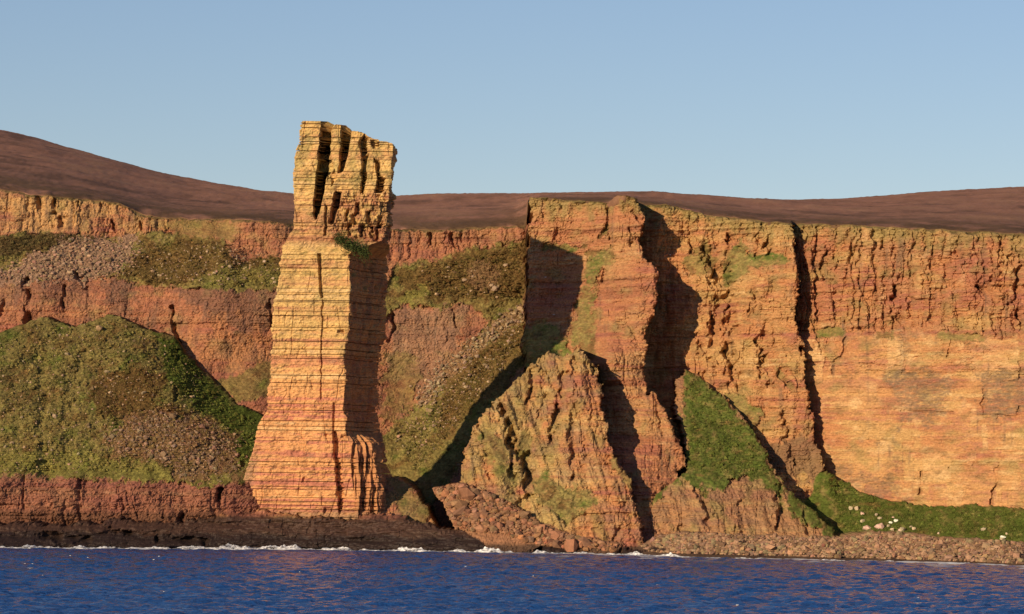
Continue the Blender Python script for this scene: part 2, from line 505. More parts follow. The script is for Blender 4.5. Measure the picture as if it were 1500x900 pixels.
gC = mask([(1060, 380), (1085, 350), (1095, 372), (1150, 372), (1160, 385), (1100, 392), (1065, 420)], 1.0, 2.2, 'C', 15, only=isl('C'))
gC = np.maximum(gC, mask([(1000, 385), (1035, 355), (1050, 380), (1045, 400), (1010, 405)], 1.0, 2.2, 'C', 16, only=isl('C')) * .8)
gC = np.maximum(gC, mask([(1060, 575), (1090, 580), (1125, 610), (1100, 625), (1075, 600)], 1.0, 2.2, 'C', 17, only=isl('C')) * .9)
gC = np.maximum(gC, mask([(1135, 530), (1150, 545), (1160, 570), (1140, 555)], 1.0, 1.6, 'C', 18, only=isl('C')) * .7)
gR = mask([(1190, 482), (1230, 478), (1236, 492), (1195, 496)], .8, 1.6, 'R', 19, only=isl('R')) * .9
gR = np.maximum(gR, mask([(1285, 488), (1310, 486), (1310, 496), (1285, 496)], .8, 1.6, 'R', 20, only=isl('R')) * .8)
gR = np.maximum(gR, mask([(1370, 488), (1440, 490), (1440, 500), (1370, 499)], .8, 1.6, 'R', 20, only=isl('R')) * .8)
gM = mask([(570, 700), (605, 710), (630, 750), (625, 770), (590, 760), (580, 730)], 1, 2, 'M', 22, only=isl('M')) * .7
grass = np.clip(gG + gE + gB + gP + gH + gA + gC + gR + gM, 0, 1)
rimturf = sstep(1.1, .2, (ztop[None] - Z) + .8 * fbm(X / 3, Z / 3, 2, 33)) * isl('A', 'H', 'C', 'R')
grass = np.maximum(grass, rimturf * .9)

scree_grey = mask([(-90, 400), (0, 400), (55, 372), (105, 347), (160, 352), (195, 352), (200, 370), (172, 402), (135, 408), (60, 412), (-90, 412)], 1.2, 6, 'A', 25, scale=7, only=isl('A'))
scree_brown = mask([(150, 640), (190, 608), (250, 600), (300, 615), (345, 640), (350, 695), (265, 705), (250, 680), (165, 665)], 1.2, 5.5, 'G', 26, scale=7, only=G_)
scree_mid = mask([(610, 570), (660, 520), (700, 490), (770, 440), (770, 470), (700, 512), (650, 560), (615, 600)], .8, 3.0, 'A', 27, scale=5, only=isl('A'))
scree_mid = np.maximum(scree_mid, mask([(685, 395), (705, 378), (735, 400), (720, 430), (690, 420)], 1, 3, 'A', 28, scale=3, only=isl('A')) * .8)
loose = np.clip(scree_grey + scree_brown + scree_mid + isl('F', 'T') * 1.0, 0, 1)
turf = grass * (1 - np.clip(scree_grey + scree_brown + scree_mid, 0, 1))
rock = np.clip(1 - grass - loose, 0, 1)

# ---- relief of the rock: beds, joints, columns, gullies
dip = 0.004
zb = Z + dip * X + 0.5 * fbm(X / 40, Z / 40, 2, 41)
xw = X + 0.35 * fbm(X / 4, Z / 4, 2, 43)
b1, bb1, dz1, dx1 = blocks(xw + .8 * fbm(X / 5, Z / 9, 3, 39), zb + .5 * fbm(X / 9, Z / 6, 3, 44), 5.0, 6.0, 101, .8, .7)
b2, bb2, dz2, dx2 = blocks(xw + .6 * fbm(X / 2, Z / 3, 3, 46), zb + .25 * fbm(X / 3, Z / 3, 2, 45), 1.7, 3.0, 202, 1, .7)
b3, bb3, dz3, dx3 = blocks(xw + .3 * fbm(X, Z, 2, 38), zb, .7, 1.3, 303, 1, .6)


def crack(sx_, sz_, w, seed):
    """wandering joints: 1 on the joint, 0 beyond w metres"""
    return np.clip(1 - np.abs(fbm(X / sx_, Z / sz_, 3, seed)) * sx_ * .8 / w, 0, 1)


def ledge(h, seed, k=2.5):
    return np.tanh(k * noise1(zb / h + .25 * fbm(X / 30, Z / 30, 2, seed + 300), seed))


m1 = sstep(-.15, .45, fbm(X / 15, Z / 11, 3, 47))
m2 = sstep(-.2, .4, fbm(X / 9, Z / 6, 3, 50))
m3 = sstep(-.1, .35, fbm(X / 20, Z / 9, 3, 51))
rel = 1.25 * b1 * m1 + .75 * b2 * (.25 + m2) + .5 * b3 + .34 * fbm(X / .85, Z / .55, 2, 31)
rel += (.3 + .7 * m3) * (.55 * ledge(4.5, 11) + .45 * ledge(1.8, 12)) * np.where(isl('H', 'C'), 1.5, 1.0) + .28 * ledge(.75, 13) * (.4 + m2)
rel += 1.7 * fbm(X / 18, Z / 25, 3, 48) + .9 * fbm(X / 5.5, Z / 8, 3, 54) + .45 * fbm(X / 1.9, Z / 1.3, 3, 49, .6)
rel -= np.where(isl('R', 'A'), .35, .9) * crack(9, 40, .5, 52) * sstep(-.1, .3, fbm(X / 12, Z / 12, 2, 56)) + .5 * crack(4, 14, .3, 53) * sstep(0, .4, fbm(X / 8, Z / 8, 2, 36))
rel -= .55 * crack(30, 3.2, .22, 37) * m2
# columns in the upper tiers
xcw = X + 1.6 * fbm(X / 7, Z / 9, 3, 55)
q1, _, _, qd = blocks(xcw, zb + 1.5 * fbm(X / 4, Z / 6, 2, 34), 11, 3.6, 707, .8, .55)
q2, _, _, qd2 = blocks(xcw, zb, 4.5, 2.2, 717, .8, .6)
ct = edges_table(-300, 300, 3.3, .5, 77)
xc2 = X + 1.5 * fbm(X / 8, Z / 6, 3, 30) + .5 * fbm(X / 2, Z / 2, 2, 29)
ci = np.clip(np.searchsorted(ct, xc2) - 1, 0, len(ct) - 2)
cf = (xc2 - ct[ci]) / (ct[ci + 1] - ct[ci])
colm = 2.0 * (rnd(ci, 0, 7) - .5) + 1.5 * (1 - np.abs(2 * cf - 1) ** 2.5) + 1.8 * q1 + 1.1 * q2 + .6 * b2 + 1.6 * fbm(X / 9, Z / 9, 3, 32)
z490 = np.interp(xs, *W([1172, 1300, 1400, 1500, 1600], [488, 488, 490, 497, 502], [52, 27, 3, -19, -40]))[None]
col_w = isl('R') * sstep(-1, 1.5, Z - z490 + 2 * fbm(X / 5, Z / 5, 2, 57))
tierA = mask([(-95, 262), (190, 290), (245, 320), (245, 345), (150, 345), (90, 335), (0, 345), (-95, 350)], 1.5, 1.5, 'A', 30, only=isl('A'))
tierA = np.maximum(tierA, mask([(560, 330), (772, 325), (772, 350), (690, 365), (620, 380), (560, 380)], 1.5, 1.5, 'A', 30, only=isl('A')))
tierA = np.maximum(tierA, mask([(348, 315), (440, 320), (440, 372), (348, 372)], 1, 1, 'A', 30, only=isl('A')) * .5)
col_w = np.maximum(col_w, .7 * tierA)
tierC = mask([(1000, 300), (1170, 320), (1170, 372), (1100, 370), (1000, 350)], 1.5, 1.5, 'C', 30, only=isl('C'))
col_w = np.maximum(col_w, .6 * tierC)
rel += col_w * colm
smooth_R = isl('R') * (1 - col_w)
damp = np.where(isl('R'), .5 + .55 * col_w, np.where(isl('A'), .7, 1.0))
damp = np.where(isl('S'), 1.0, damp)
damp = np.where(isl('R') & (Z > np.interp(xs, *W([1150, 1300, 1500, 1600], [545, 548, 555, 560], [55, 24, -21, -43]))[None]) & (col_w < .5), .8, damp)
rel = rel * damp
# rough weathered slabs of the dark shore
rel = np.where(isl('S'), 1.8 * fbm(X / 14, Z / 3.0, 4, 58, .55) + .8 * np.tanh(3 * noise1(Z / 1.5 + .5 * fbm(X / 12, Z / 9, 2, 57), 15)) + .5 * b2 + .4 * fbm(X / 2.2, Z / .8, 3, 59, .6), rel)
# folded ribs on the outcrop and the spur
rib = fbm((X + .35 * Z) / 5.5, Z / 30, 3, 61)
rel += isl('P') * 2.2 * rib + isl('P') * .8 * np.abs(fbm((X + .25 * Z) / 3.2, Z / 18, 3, 65)) + isl('B') * 1.6 * fbm((X + .3 * Z) / 5, Z / 22, 3, 62) + isl('C') * (2.6 * fbm((X - .12 * Z) / 9, Z / 34, 3, 63) + 1.3 * np.abs(fbm((X - .12 * Z) / 4, Z / 20, 3, 28)))
rel += isl('H') * 1.0 * fbm(X / 6, Z / 25, 3, 64)

turf_rel = 2.6 * fbm(X / 14, Z / 12, 3, 70) + .9 * np.clip(fbm(X / 5, Z / 4, 3, 69), 0, 1) + .55 * fbm(X / 2.6, Z / 1.7, 3, 71, .6) + .25 * fbm(X / .9, Z / .7, 2, 72)
loose_rel = .9 * fbm(X / 6, Z / 4, 3, 73) + .55 * fbm(X / 1.2, Z / 1.0, 3, 74, .7)
disp = rock * rel + turf * turf_rel + loose * loose_rel * (1 - rock)
scale_bk = np.where(isl('E'), .6, 1.0)
disp *= scale_bk


def dent(pts, width, depth, lay, pw=2.0, wob=.6):
    P = WP(pts, lay)
    a = np.array(P)
    c0, c1 = np.searchsorted(xs, [a[:, 0].min() - width * 2 - 3, a[:, 0].max() + width * 2 + 3])
    sl = np.s_[:, c0:c1]
    d = line_dist(X[sl] + wob * 1.4 * fbm(X[sl] / 3, Z[sl] / 3, 3, 80), Z[sl], P)
    w = np.maximum(width * (1 + 1.0 * fbm(X[sl] / 4, Z[sl] / 5, 3, 81)), .15)
    disp[sl] -= depth * (.25 + .85 * sstep(-.5, .35, fbm(X[sl] / 5, Z[sl] / 6, 2, 82))) * np.clip(1 - (d / w) ** pw, 0, 1) * (lab[sl] == LI[lay])


for x, y0, y1, w, d in ((1208, 335, 395, .8, 3), (1232, 340, 420, .7, 2), (1255, 336, 370, .6, 2), (1285, 336, 350, .8, 2.5), (1300, 334, 362, 1.3, 4), (1322, 340, 395, .8, 2.5), (1338, 336, 420, .9, 3), (1356, 338, 370, .8, 3),
                       (1372, 345, 400, .7, 2.5), (1392, 340, 380, .6, 2), (1441, 342, 425, 1.2, 4), (1452, 360, 450, .7, 2.5), (1466, 350, 420, .8, 3), (1482, 348, 400, .7, 2.5), (1494, 380, 480, 1.2, 3), (1250, 360, 400, 1.6, 2.4),
                       (1290, 395, 470, .9, 2.5), (1318, 400, 480, .8, 3), (1350, 420, 480, .7, 2), (1372, 400, 440, .7, 2)):
    if d < 3:
        continue
    dent([(x, y0), (x + 3 * math.sin(x), (y0 + y1) / 2), (x - 3 * math.cos(x), y1)], w * 1.3, d * .5, 'R', 1.2, 1.6)
for p, w, d in (([(1256, 350), (1250, 372), (1247, 398)], 2.6, 3.2), ([(1322, 412), (1316, 440), (1318, 470)], 2.4, 3), ([(1301, 336), (1303, 362)], 2.0, 3), ([(1443, 392), (1444, 428)], 1.8, 3), ([(1490, 372), (1496, 420), (1494, 470)], 2.8, 3.4), ([(1213, 372), (1205, 405)], 2.0, 2.2), ([(1365, 372), (1370, 395)], 1.6, 2.2), ([(1292, 440), (1312, 470)], 1.8, 2)):
    dent(p, w, d, 'R', 1.3, 1.8)
for p, w, d in (([(1240, 495), (1236, 515), (1224, 530), (1221, 548)], .55, 1.6), ([(1293, 445), (1296, 480), (1296, 508)], .5, 1.6), ([(1398, 492), (1392, 505), (1388, 522)], .5, 1.6), ([(1350, 692), (1351, 708), (1346, 724)], .6, 1.8),
                ([(1462, 684), (1460, 705), (1452, 738)], .7, 2.2), ([(1438, 570), (1441, 600), (1440, 620)], .5, 1.2), ([(1391, 685), (1427, 683), (1430, 676)], .4, 1.2), ([(1320, 602), (1395, 604)], .35, 1.1), ([(1450, 608), (1490, 611), (1493, 596)], .45, 1.4),
                ([(1170, 530), (1260, 533), (1320, 536)], .35, 1.0), ([(1180, 435), (1200, 500), (1205, 520)], .5, 1.4), ([(1412, 400), (1460, 402)], .4, 1.3), ([(1375, 368), (1432, 376)], .4, 1.3)):
    dent(p, w, d, 'R')
for p, w, d in (([(1036, 365), (1046, 390), (1052, 430), (1046, 470), (1042, 505)], 1.4, 4), ([(1058, 380), (1062, 420), (1068, 460), (1066, 500), (1072, 540), (1080, 570)], 1.5, 4.5), ([(1113, 500), (1120, 530), (1128, 560)], 1.1, 3),
                ([(1126, 490), (1138, 530), (1150, 560)], 1.0, 3), ([(1112, 345), (1108, 372)], .9, 3), ([(1128, 332), (1126, 372)], .9, 3), ([(1066, 345), (1074, 368), (1062, 395)], 1.0, 3.5), ([(1105, 430), (1100, 460)], .8, 2.4), ([(1025, 490), (1033, 520), (1030, 560)], .8, 2.5),
                ([(1085, 640), (1082, 680)], .8, 2), ([(1150, 600), (1156, 650), (1170, 690)], .8, 1.8), ([(1010, 330), (1015, 372)], .8, 2.5)):
    dent(p, w * 1.9, d * 1.45, 'C', 1.2, 1.6)
for p, w, d in (([(38, 410), (43, 440), (41, 472)], 1.5, 5), ([(108, 398), (120, 412), (131, 432)], 1.0, 3.5), ([(95, 420), (93, 450)], .8, 3), ([(252, 450), (256, 485), (266, 515)], .8, 3.5), ([(56, 290), (58, 308)], 1.0, 3.5), ([(80, 292), (79, 312)], 1.0, 3.5), ([(115, 296), (112, 312)], .8, 3),
                ([(148, 300), (147, 312)], .8, 2.5), ([(205, 325), (210, 338)], .9, 3), ([(165, 325), (168, 338)], .9, 3), ([(88, 320), (90, 335)], .9, 3), ([(5, 440), (0, 470)], 1.0, 3), ([(575, 455), (577, 480), (570, 500)], .8, 3), ([(662, 455), (668, 480)], .6, 2),
                ([(630, 343), (632, 358)], .7, 2.5), ([(660, 343), (668, 362)], .9, 3), ([(676, 340), (677, 354)], .7, 2.5), ([(390, 345), (392, 372)], .6, 2), ([(395, 440), (398, 480)], .8, 3)):
    dent(p, w, d, 'A')
for p, w, d in (([(724, 588), (740, 600), (748, 622), (756, 640), (752, 668), (750, 690)], 2.0, 6), ([(735, 595), (740, 620)], 1.2, 4), ([(745, 645), (752, 670)], 1.1, 4), ([(782, 540), (780, 565), (774, 590)], 1.3, 3.5), ([(828, 548), (824, 580), (812, 610), (808, 645)], 1.6, 4.5),
                ([(768, 672), (776, 700), (770, 730), (762, 745)], 2.2, 6), ([(868, 530), (872, 550)], 1.2, 3), ([(858, 515), (862, 560), (868, 620)], .7, 1.5), ([(905, 775), (902, 795)], 1.3, 3), ([(850, 755), (910, 752), (930, 756)], .5, 1.5), ([(885, 560), (887, 600)], 1.0, 2), ([(843, 515), (841, 560), (838, 640), (842, 700)], 1.6, 2.6), ([(700, 625), (712, 660), (720, 700)], 1.4, 2.5), ([(790, 535), (800, 560), (790, 620)], 1.3, 2.5)):
    dent(p, w, d, 'P', wob=1.2)
for p, w, d in (([(1022, 718), (1034, 745), (1042, 772)], 1.4, 4.5), ([(1141, 715), (1146, 745), (1138, 775)], 1.5, 4.5), ([(995, 755), (1000, 785)], 1.0, 2.5), ([(1085, 735), (1090, 780)], 1.0, 2.5), ([(1178, 745), (1185, 785)], 1.2, 2.5)):
    dent(p, w, d, 'B')
for p, w, d in (([(820, 292), (822, 306)], .5, 2), ([(818, 335), (812, 352)], .6, 2), ([(776, 335), (850, 338)], .4, 1.2), ([(890, 300), (893, 350)], 1.2, 2.5), ([(922, 335), (925, 360)], .8, 2.5), ([(930, 310), (938, 322)], 1.2, 3), ([(884, 395), (885, 412)], 1.0, 2.5), ([(958, 576), (972, 640), (965, 700)], .8, 1.5)):
    dent(p, w, d, 'H')
for p, w, d in (([(321, 718), (320, 742)], 1.2, 6), ([(266, 755), (265, 775)], 1.2, 4), ([(35, 700), (34, 760)], .6, 2), ([(118, 705), (116, 765)], .7, 2), ([(180, 732), (179, 760)], .6, 2), ([(240, 730), (241, 760)], .5, 1.5), ([(258, 510), (260, 528)], .9, 3), ([(258, 565), (260, 590)], .9, 3), ([(60, 520), (64, 690)], 2.5, 1.8), ([(120, 520), (100, 600), (95, 660)], 3, 1.5)):
    dent(p, w, d, 'G')
for p, w, d in (([(770, 795), (790, 808)], 2, 6), ([(140, 775), (190, 780)], 1.6, 4), ([(230, 790), (300, 793)], 1.3, 3), ([(60, 785), (130, 790)], 1.4, 3)):
    dent(p, w, d, 'S')
Yd = Y - disp

# ---- albedo
tone = fbm(X / 30, zb / 14, 3, 90)
bedtone = noise1(zb / 2.6, 1) * .7 + noise1(zb / .9, 2) * .5 + .35 * fbm(X / 14, zb / 1.6, 3, 91)
n_b = b1 * .5 + b2 * .35


def mixc(C, c, w):
    return C + (np.asarray(c) - C) * w[..., None]


C = np.empty(X.shape + (3,))
C[:] = ORANGE
big = fbm(X / 22, zb / 11, 4, 131, .55)
C = mixc(C, SAND, sstep(-.1, .7, .8 * bedtone + tone + n_b + .5 * big))
C = mixc(C, RED, sstep(.05, .7, -.8 * bedtone - tone * .6 + n_b * .6 - .5 * big))
C = mixc(C, PALE, .8 * sstep(.5, 1.0, .7 * bedtone + .8 * b2 + .6 * fbm(X / 6, zb / 1.6, 3, 92) + .5 * big))
C = mixc(C, GREYB, .5 * sstep(.25, .8, fbm(X / 5, zb / 5, 4, 132, .6) - .2 * b1))
C = mixc(C, RED, .6 * isl('A') + .3 * isl('H'))
C = mixc(C, RED * 1.05, .5 * col_w * isl('R') * sstep(-.4, .4, fbm(X / 12, Z / 8, 3, 133)))
C = mixc(C, RED * .7, .5 * isl('H', 'A') * sstep(.05, .5, ledge(3.2, 14) * .5 + .4 * big))
C = mixc(C, MAROON, .75 * lowcliff + .4 * isl('A') * sstep(0, .6, fbm(X / 8, Z / 6, 3, 93)))
C = mixc(C, SAND * 1.15, .55 * smooth_R * sstep(-.35, .45, fbm(X / 26, Z / 18, 3, 94)))
C = mixc(C, PALE * 1.1, .6 * smooth_R * sstep(.2, .7, fbm(X / 9, Z / 5, 4, 134, .6) + .3 * b1))
C = mixc(C, SAND, .45 * isl('C') * sstep(-.3, .4, fbm(X / 9, Z / 14, 3, 135)))
xp = np.interp(838, [0, 1500], [-178.5 * 1.01, 178.5 * 1.01])
C = mixc(C, LICHEN * 1.3, .6 * isl('P') * sstep(xp + 2, xp - 6, X + 2 * fbm(X / 5, Z / 5, 2, 129)) * sstep(-.5, .3, fbm(X / 6, Z / 8, 3, 128)))
C = mixc(C, GREYB, .4 * isl('P', 'B', 'M') * sstep(-.2, .5, fbm(X / 7, Z / 7, 3, 95)))
C = mixc(C, np.array([.24, .15, .08]), .5 * isl('B'))
C = mixc(C, LICHEN, .6 * isl('P', 'B', 'M') * sstep(.0, .6, fbm(X / 9, Z / 9, 4, 96)))
z533 = np.interp(xs, *W([1150, 1300, 1500, 1600], [528, 533, 541, 545], [55, 24, -21, -43]))[None]
C = mixc(C, RED * 1.15, .75 * smooth_R * np.exp(-((Z - z533 + .8 * fbm(X / 12, Z / 9, 2, 125)) / 1.1) ** 2) * sstep(-.6, .2, fbm(X / 14, Z / 3, 3, 124)))
C = mixc(C, PALE * 1.1, .38 * smooth_R * sstep(.2, .7, b1 + .6 * fbm(X / 6, Z / 3, 5, 123, .65)))
C = mixc(C, MAROON * 1.5, .5 * smooth_R * sstep(.3, .7, -b1 + .6 * fbm(X / 7, Z / 2.5, 5, 122, .65)))
C = mixc(C, SAND * 1.1, .75 * mask([(-95, 262), (120, 285), (200, 300), (250, 325), (235, 345), (150, 340), (0, 340), (-95, 345)], 1.5, 3, 'A', 46, only=isl('A')) * sstep(-.5, .3, big + .5 * bedtone))
C = mixc(C, np.array([.20, .125, .055]), .65 * isl('R', 'C') * sstep(.12, .5, fbm(X / 8, Z / 4.5, 5, 121, .7)))
C = mixc(C, STAIN * 1.6, .5 * smooth_R * sstep(.3, .6, fbm(X / 4, Z / 1.6, 5, 120, .7)) * sstep(-.2, .4, fbm(X / 16, Z / 10, 2, 119)))
# lichen on the rim and dark water streaks, shaped like streaks
rimd = ztop[None] - Z
C = mixc(C, LICHEN, .7 * sstep(8, 1, rimd + 6 * fbm(X / 4, Z / 8, 4, 97)) * (isl('H', 'C', 'R') + .25 * isl('A')))
streak = fbm(X / 2.2, Z / 26, 4, 98, .6)
C = mixc(C, STAIN * 1.2, .7 * sstep(.15, .65, streak) * sstep(-.1, .5, fbm(X / 20, Z / 18, 3, 99)) * isl('A', 'H', 'C', 'R', 'P'))
C = mixc(C, LICHEN, .5 * sstep(.15, .7, fbm(X / 10, Z / 7, 4, 100)) * isl('R', 'C', 'H', 'A'))
C = mixc(C, PALE, .35 * sstep(.3, .8, fbm(X / 5, Z / 9, 4, 130)) * isl('R', 'C'))
for p, w in (([(1295, 545), (1350, 540), (1400, 560), (1385, 600), (1355, 625), (1320, 615), (1310, 570)], .6), ([(1430, 545), (1500, 540), (1560, 560), (1500, 610), (1445, 605)], .65), ([(1285, 655), (1310, 650), (1310, 665), (1290, 668)], .5),
             ([(1225, 690), (1300, 700), (1330, 735), (1290, 730), (1245, 708)], .5), ([(1320, 490), (1332, 490), (1328, 560), (1318, 560)], .5)):
    C = mixc(C, GREYB * .75, w * 1.1 * sstep(-.5, .2, fbm(X / 3, Z / .8, 4, 126, .7)) * mask(p, 1.5, 5.5, 'R', 31, scale=6, only=isl('R')))
for p, w in (([(250, 420), (420, 420), (400, 470), (360, 500), (330, 470), (280, 450)], .55), ([(330, 500), (350, 495), (352, 540), (335, 540)], .5), ([(150, 412), (200, 415), (190, 470), (160, 460)], .5), ([(-60, 412), (130, 412), (140, 450), (-60, 440)], .35)):
    C = mixc(C, STAIN * 1.2, w * mask(p, 2, 4.5, 'A', 32, scale=4, only=isl('A')))
C = mixc(C, ORANGE, .6 * mask([(255, 470), (400, 450), (400, 550), (310, 548), (270, 510)], 2, 3, 'A', 33, only=isl('A')) * sstep(-.3, .3, fbm(X / 6, Z / 12, 3, 101)))
C = mixc(C, GREYB * 1.1, .5 * mask([(570, 450), (690, 450), (640, 560), (570, 560)], 2, 4, 'A', 34, only=isl('A')))
C = mixc(C, np.array([.17, .10, .055]), .8 * mask([(1010, 660), (1200, 640), (1212, 690), (1190, 705), (1130, 690)], 2, 4, 'C', 35, only=isl('C')))
C = mixc(C, np.array([.13, .075, .055]), .6 * isl('A') * sstep(.0, .45, fbm(X / 3.2, Z / 17, 4, 109, .65)) * sstep(-.35, .3, fbm(X / 14, Z / 14, 2, 104)))
# turf
gt = fbm(X / 9, Z / 7, 4, 110, .55)
gt2 = fbm(X / 3.2, Z / 2.4, 4, 111, .6)
gc = np.empty_like(C)
gc[:] = OLIVE * 1.12
gc = mixc(gc, GREEN * 1.15, .85 * sstep(.05, .6, gt))
gc = mixc(gc, BRACKEN, .85 * sstep(.0, .5, -gt + .5 * gt2))
gc = mixc(gc, BRIGHT, .7 * sstep(.3, .9, gt2))
gc = mixc(gc, OLIVE * 1.1, .5 * isl('A', 'G') * sstep(-.5, .4, fbm(X / 5, Z / 4, 4, 127, .6)))
gc = mixc(gc, GREEN * 1.05, .85 * (isl('E', 'B') * 1.0) * sstep(-.7, .1, gt2))
gc = mixc(gc, BRACKEN * 1.3, .5 * isl('E', 'B') * sstep(.42, .75, fbm(X / 6, Z / 3, 3, 112)))
gc = mixc(gc, GREEN, .9 * mask([(225, 490), (262, 500), (300, 545), (345, 592), (390, 606), (378, 690), (345, 670), (335, 630), (290, 600), (240, 545)], 1.5, 3, 'G', 36, only=G_))
gc = mixc(gc, BRIGHT, .75 * mask([(-90, 670), (120, 660), (340, 700), (350, 730), (250, 715), (80, 700), (-90, 700)], 2, 3.5, 'G', 37, only=G_))
gc = mixc(gc, BRACKEN * .8, .85 * mask([(125, 570), (190, 538), (245, 545), (230, 590), (280, 600), (200, 615), (150, 610)], 1.5, 4, 'G', 38, only=G_))
gc = mixc(gc, HEATH, .85 * mask([(20, 345), (100, 334), (150, 348), (110, 352), (60, 368), (20, 372), (-40, 385), (-40, 350)], 1.2, 2.5, 'A', 39, only=isl('A')))
gc = mixc(gc, BRACKEN * .75, .7 * mask([(190, 380), (260, 350), (420, 378), (430, 400), (330, 390), (250, 420), (180, 410)], 1.5, 3.5, 'A', 40, only=isl('A')))
gc = mixc(gc, BRIGHT * .9, .55 * mask([(285, 412), (330, 388), (405, 392), (430, 420), (330, 424)], 1.5, 3, 'A', 41, only=isl('A')))
gc = mixc(gc, BRACKEN * .8, .75 * mask([(580, 400), (690, 368), (775, 352), (775, 440), (700, 440), (640, 445), (590, 430)], 1.5, 4, 'A', 42, only=isl('A')))
gc = mixc(gc, BRACKEN * .85, .65 * mask([(650, 540), (775, 470), (775, 540), (700, 600), (640, 640)], 2, 4.5, 'A', 43, only=isl('A')))
gc = mixc(gc, BRIGHT, .75 * mask([(580, 440), (620, 418), (640, 425), (600, 448)], 1.2, 3, 'A', 44, only=isl('A')))
gc = mixc(gc, BRACKEN * .7, .7 * mask([(850, 360), (892, 340), (895, 362), (870, 375)], 1.2, 2, 'H', 45, only=isl('H')))
gc = mixc(gc, HEATH * 1.2, .8 * rimturf)
gc = gc * (1 + .5 * fbm(X / 1.3, Z / .8, 3, 108, .65) + .25 * fbm(X / 4, Z / 3, 2, 107))[..., None]
gc = mixc(gc, BRACKEN * .6, .7 * sstep(.3, .6, fbm(X / 3.5, Z / 2, 4, 106, .65)) * isl('A', 'G', 'H'))
C = mixc(C, gc, grass * np.where(isl('C', 'R', 'P', 'H', 'M'), sstep(-.75, -.2, fbm(X / 1.8, Z / 1.2, 4, 105, .7)), 1.0))
# bare stony flecks in the turf
fleck = sstep(.4, .6, fbm(X / 1.7, Z / 1.1, 3, 113, .65)) * sstep(-.1, .4, fbm(X / 12, Z / 9, 3, 114))
C = mixc(C, SCREE * 1.1, .75 * fleck * turf * isl('A', 'G', 'M'))
C = mixc(C, SCREE * np.array([1, .97, 1]), scree_grey * .85)
C = mixc(C, SCREE * np.array([.78, .62, .5]), scree_brown * .7)
C = mixc(C, SCREE * np.array([.95, .85, .7]), scree_mid * .7)
C = mixc(C, np.array([.25, .13, .07]), .85 * isl('F'))
C = mixc(C, np.array([.27, .16, .095]), .9 * isl('T'))
# the intertidal zone is dark and wet up to a tide line
tide = sstep(1.2, -1.2, Z - 11.5 - 1.0 * fbm(X / 8, Z / 3, 3, 115)) * isl('S')
C = mixc(C, WET * np.array([.95, .8, .85]), .95 * tide)
C = mixc(C, WET * np.array([.45, .42, .5]), .9 * isl('S') * sstep(1.2, -1, Z - 5.0 - 1.4 * fbm(X / 7, Z / 3, 3, 116)))
C = mixc(C, WET * 1.3, .9 * isl('T', 'F', 'P', 'H', 'B') * sstep(.9, -.5, Z - 2.6 - .7 * fbm(X / 5, Z / 3, 3, 117)))
C = mixc(C, WET * np.array([2.4, 1.8, 1.5]), .8 * lowcliff * sstep(1, -1, Z - 12.5 - .8 * fbm(X / 6, Z / 3, 3, 118)))
C = np.clip(C * (1 + .26 * fbm(X / .8, Z / .45, 2, 119))[..., None], .008, .75)

# ---- split into pieces of land
tf = (np.clip(gG + gE + gA * (lab == LI['A']) + gB, 0, 1) > .5) | (scree_grey + scree_brown + scree_mid > .5)
PIECES = {
    'cliff_left': ('red sandstone cliff bands above the grassy mound', 'cliff', 'structure'),
    'ledge_left': ('sloping heather and scree ledge between two cliff bands', 'hillside', 'structure'),
    'cliff_middle': ('broken red cliff band behind the sea stack', 'cliff', 'structure'),
    'grass_slope_middle': ('brown and green slope crossed by the stack shadow', 'hillside', 'structure'),
    'grass_slope_left': ('rounded green and brown grassy mound above the low red cliff', 'hillside', 'structure'),
    'sea_cliff_left': ('low maroon sea cliff below the grassy mound', 'cliff', 'structure'),
    'stack_foot': ('small grassy rock ramp at the foot of the stack', 'hillside', 'structure'),
    'headland': ('tall layered headland with square cut top', 'headland', 'structure'),
    'rock_outcrop': ('pyramid shaped ribbed rock outcrop with spiky crest below the headland', 'rock outcrop', None),
    'cliff_buttress': ('orange cliff with gullies between the headland and the sheer wall', 'cliff', 'structure'),
    'cliff_right': ('sheer sunlit orange sandstone wall with columned upper tier', 'cliff', 'structure'),
    'grass_slope_right': ('smooth dark green grass apron below the sheer wall', 'hillside', 'structure'),
    'rock_spur': ('descending rocky spur with bright green grass on its back', 'headland', 'structure'),
    'rockfall': ('steep fan of fallen red rubble below the outcrop', 'rockfall', 'structure'),
    'shore_platform': ('dark wet rock platform along the waterline', 'rock platform', 'structure'),
    'beach': ('boulder beach along the foot of the spur and grass apron', 'beach', 'structure'),
}
piece = np.full(X.shape, '', object)
left = X < -45
piece[isl('A') & left] = 'cliff_left'
piece[isl('A') & left & tf] = 'ledge_left'
piece[isl('A') & ~left] = 'cliff_middle'
piece[isl('A') & ~left & tf] = 'grass_slope_middle'
piece[isl('G')] = 'grass_slope_left'
piece[isl('G') & (lowcliff > .5)] = 'sea_cliff_left'
for k, n_ in (('M', 'stack_foot'), ('H', 'headland'), ('P', 'rock_outcrop'), ('C', 'cliff_buttress'), ('R', 'cliff_right'), ('E', 'grass_slope_right'), ('B', 'rock_spur'), ('F', 'rockfall'), ('S', 'shore_platform'), ('T', 'beach')):
    piece[isl(k)] = n_
codes = {n_: i for i, n_ in enumerate(PIECES)}
pc = np.vectorize(codes.get)(piece)
idx = np.arange(X.size).reshape(X.shape)
quads = np.stack([idx[:-1, :-1], idx[:-1, 1:], idx[1:, 1:], idx[1:, :-1]], -1).reshape(-1, 4)
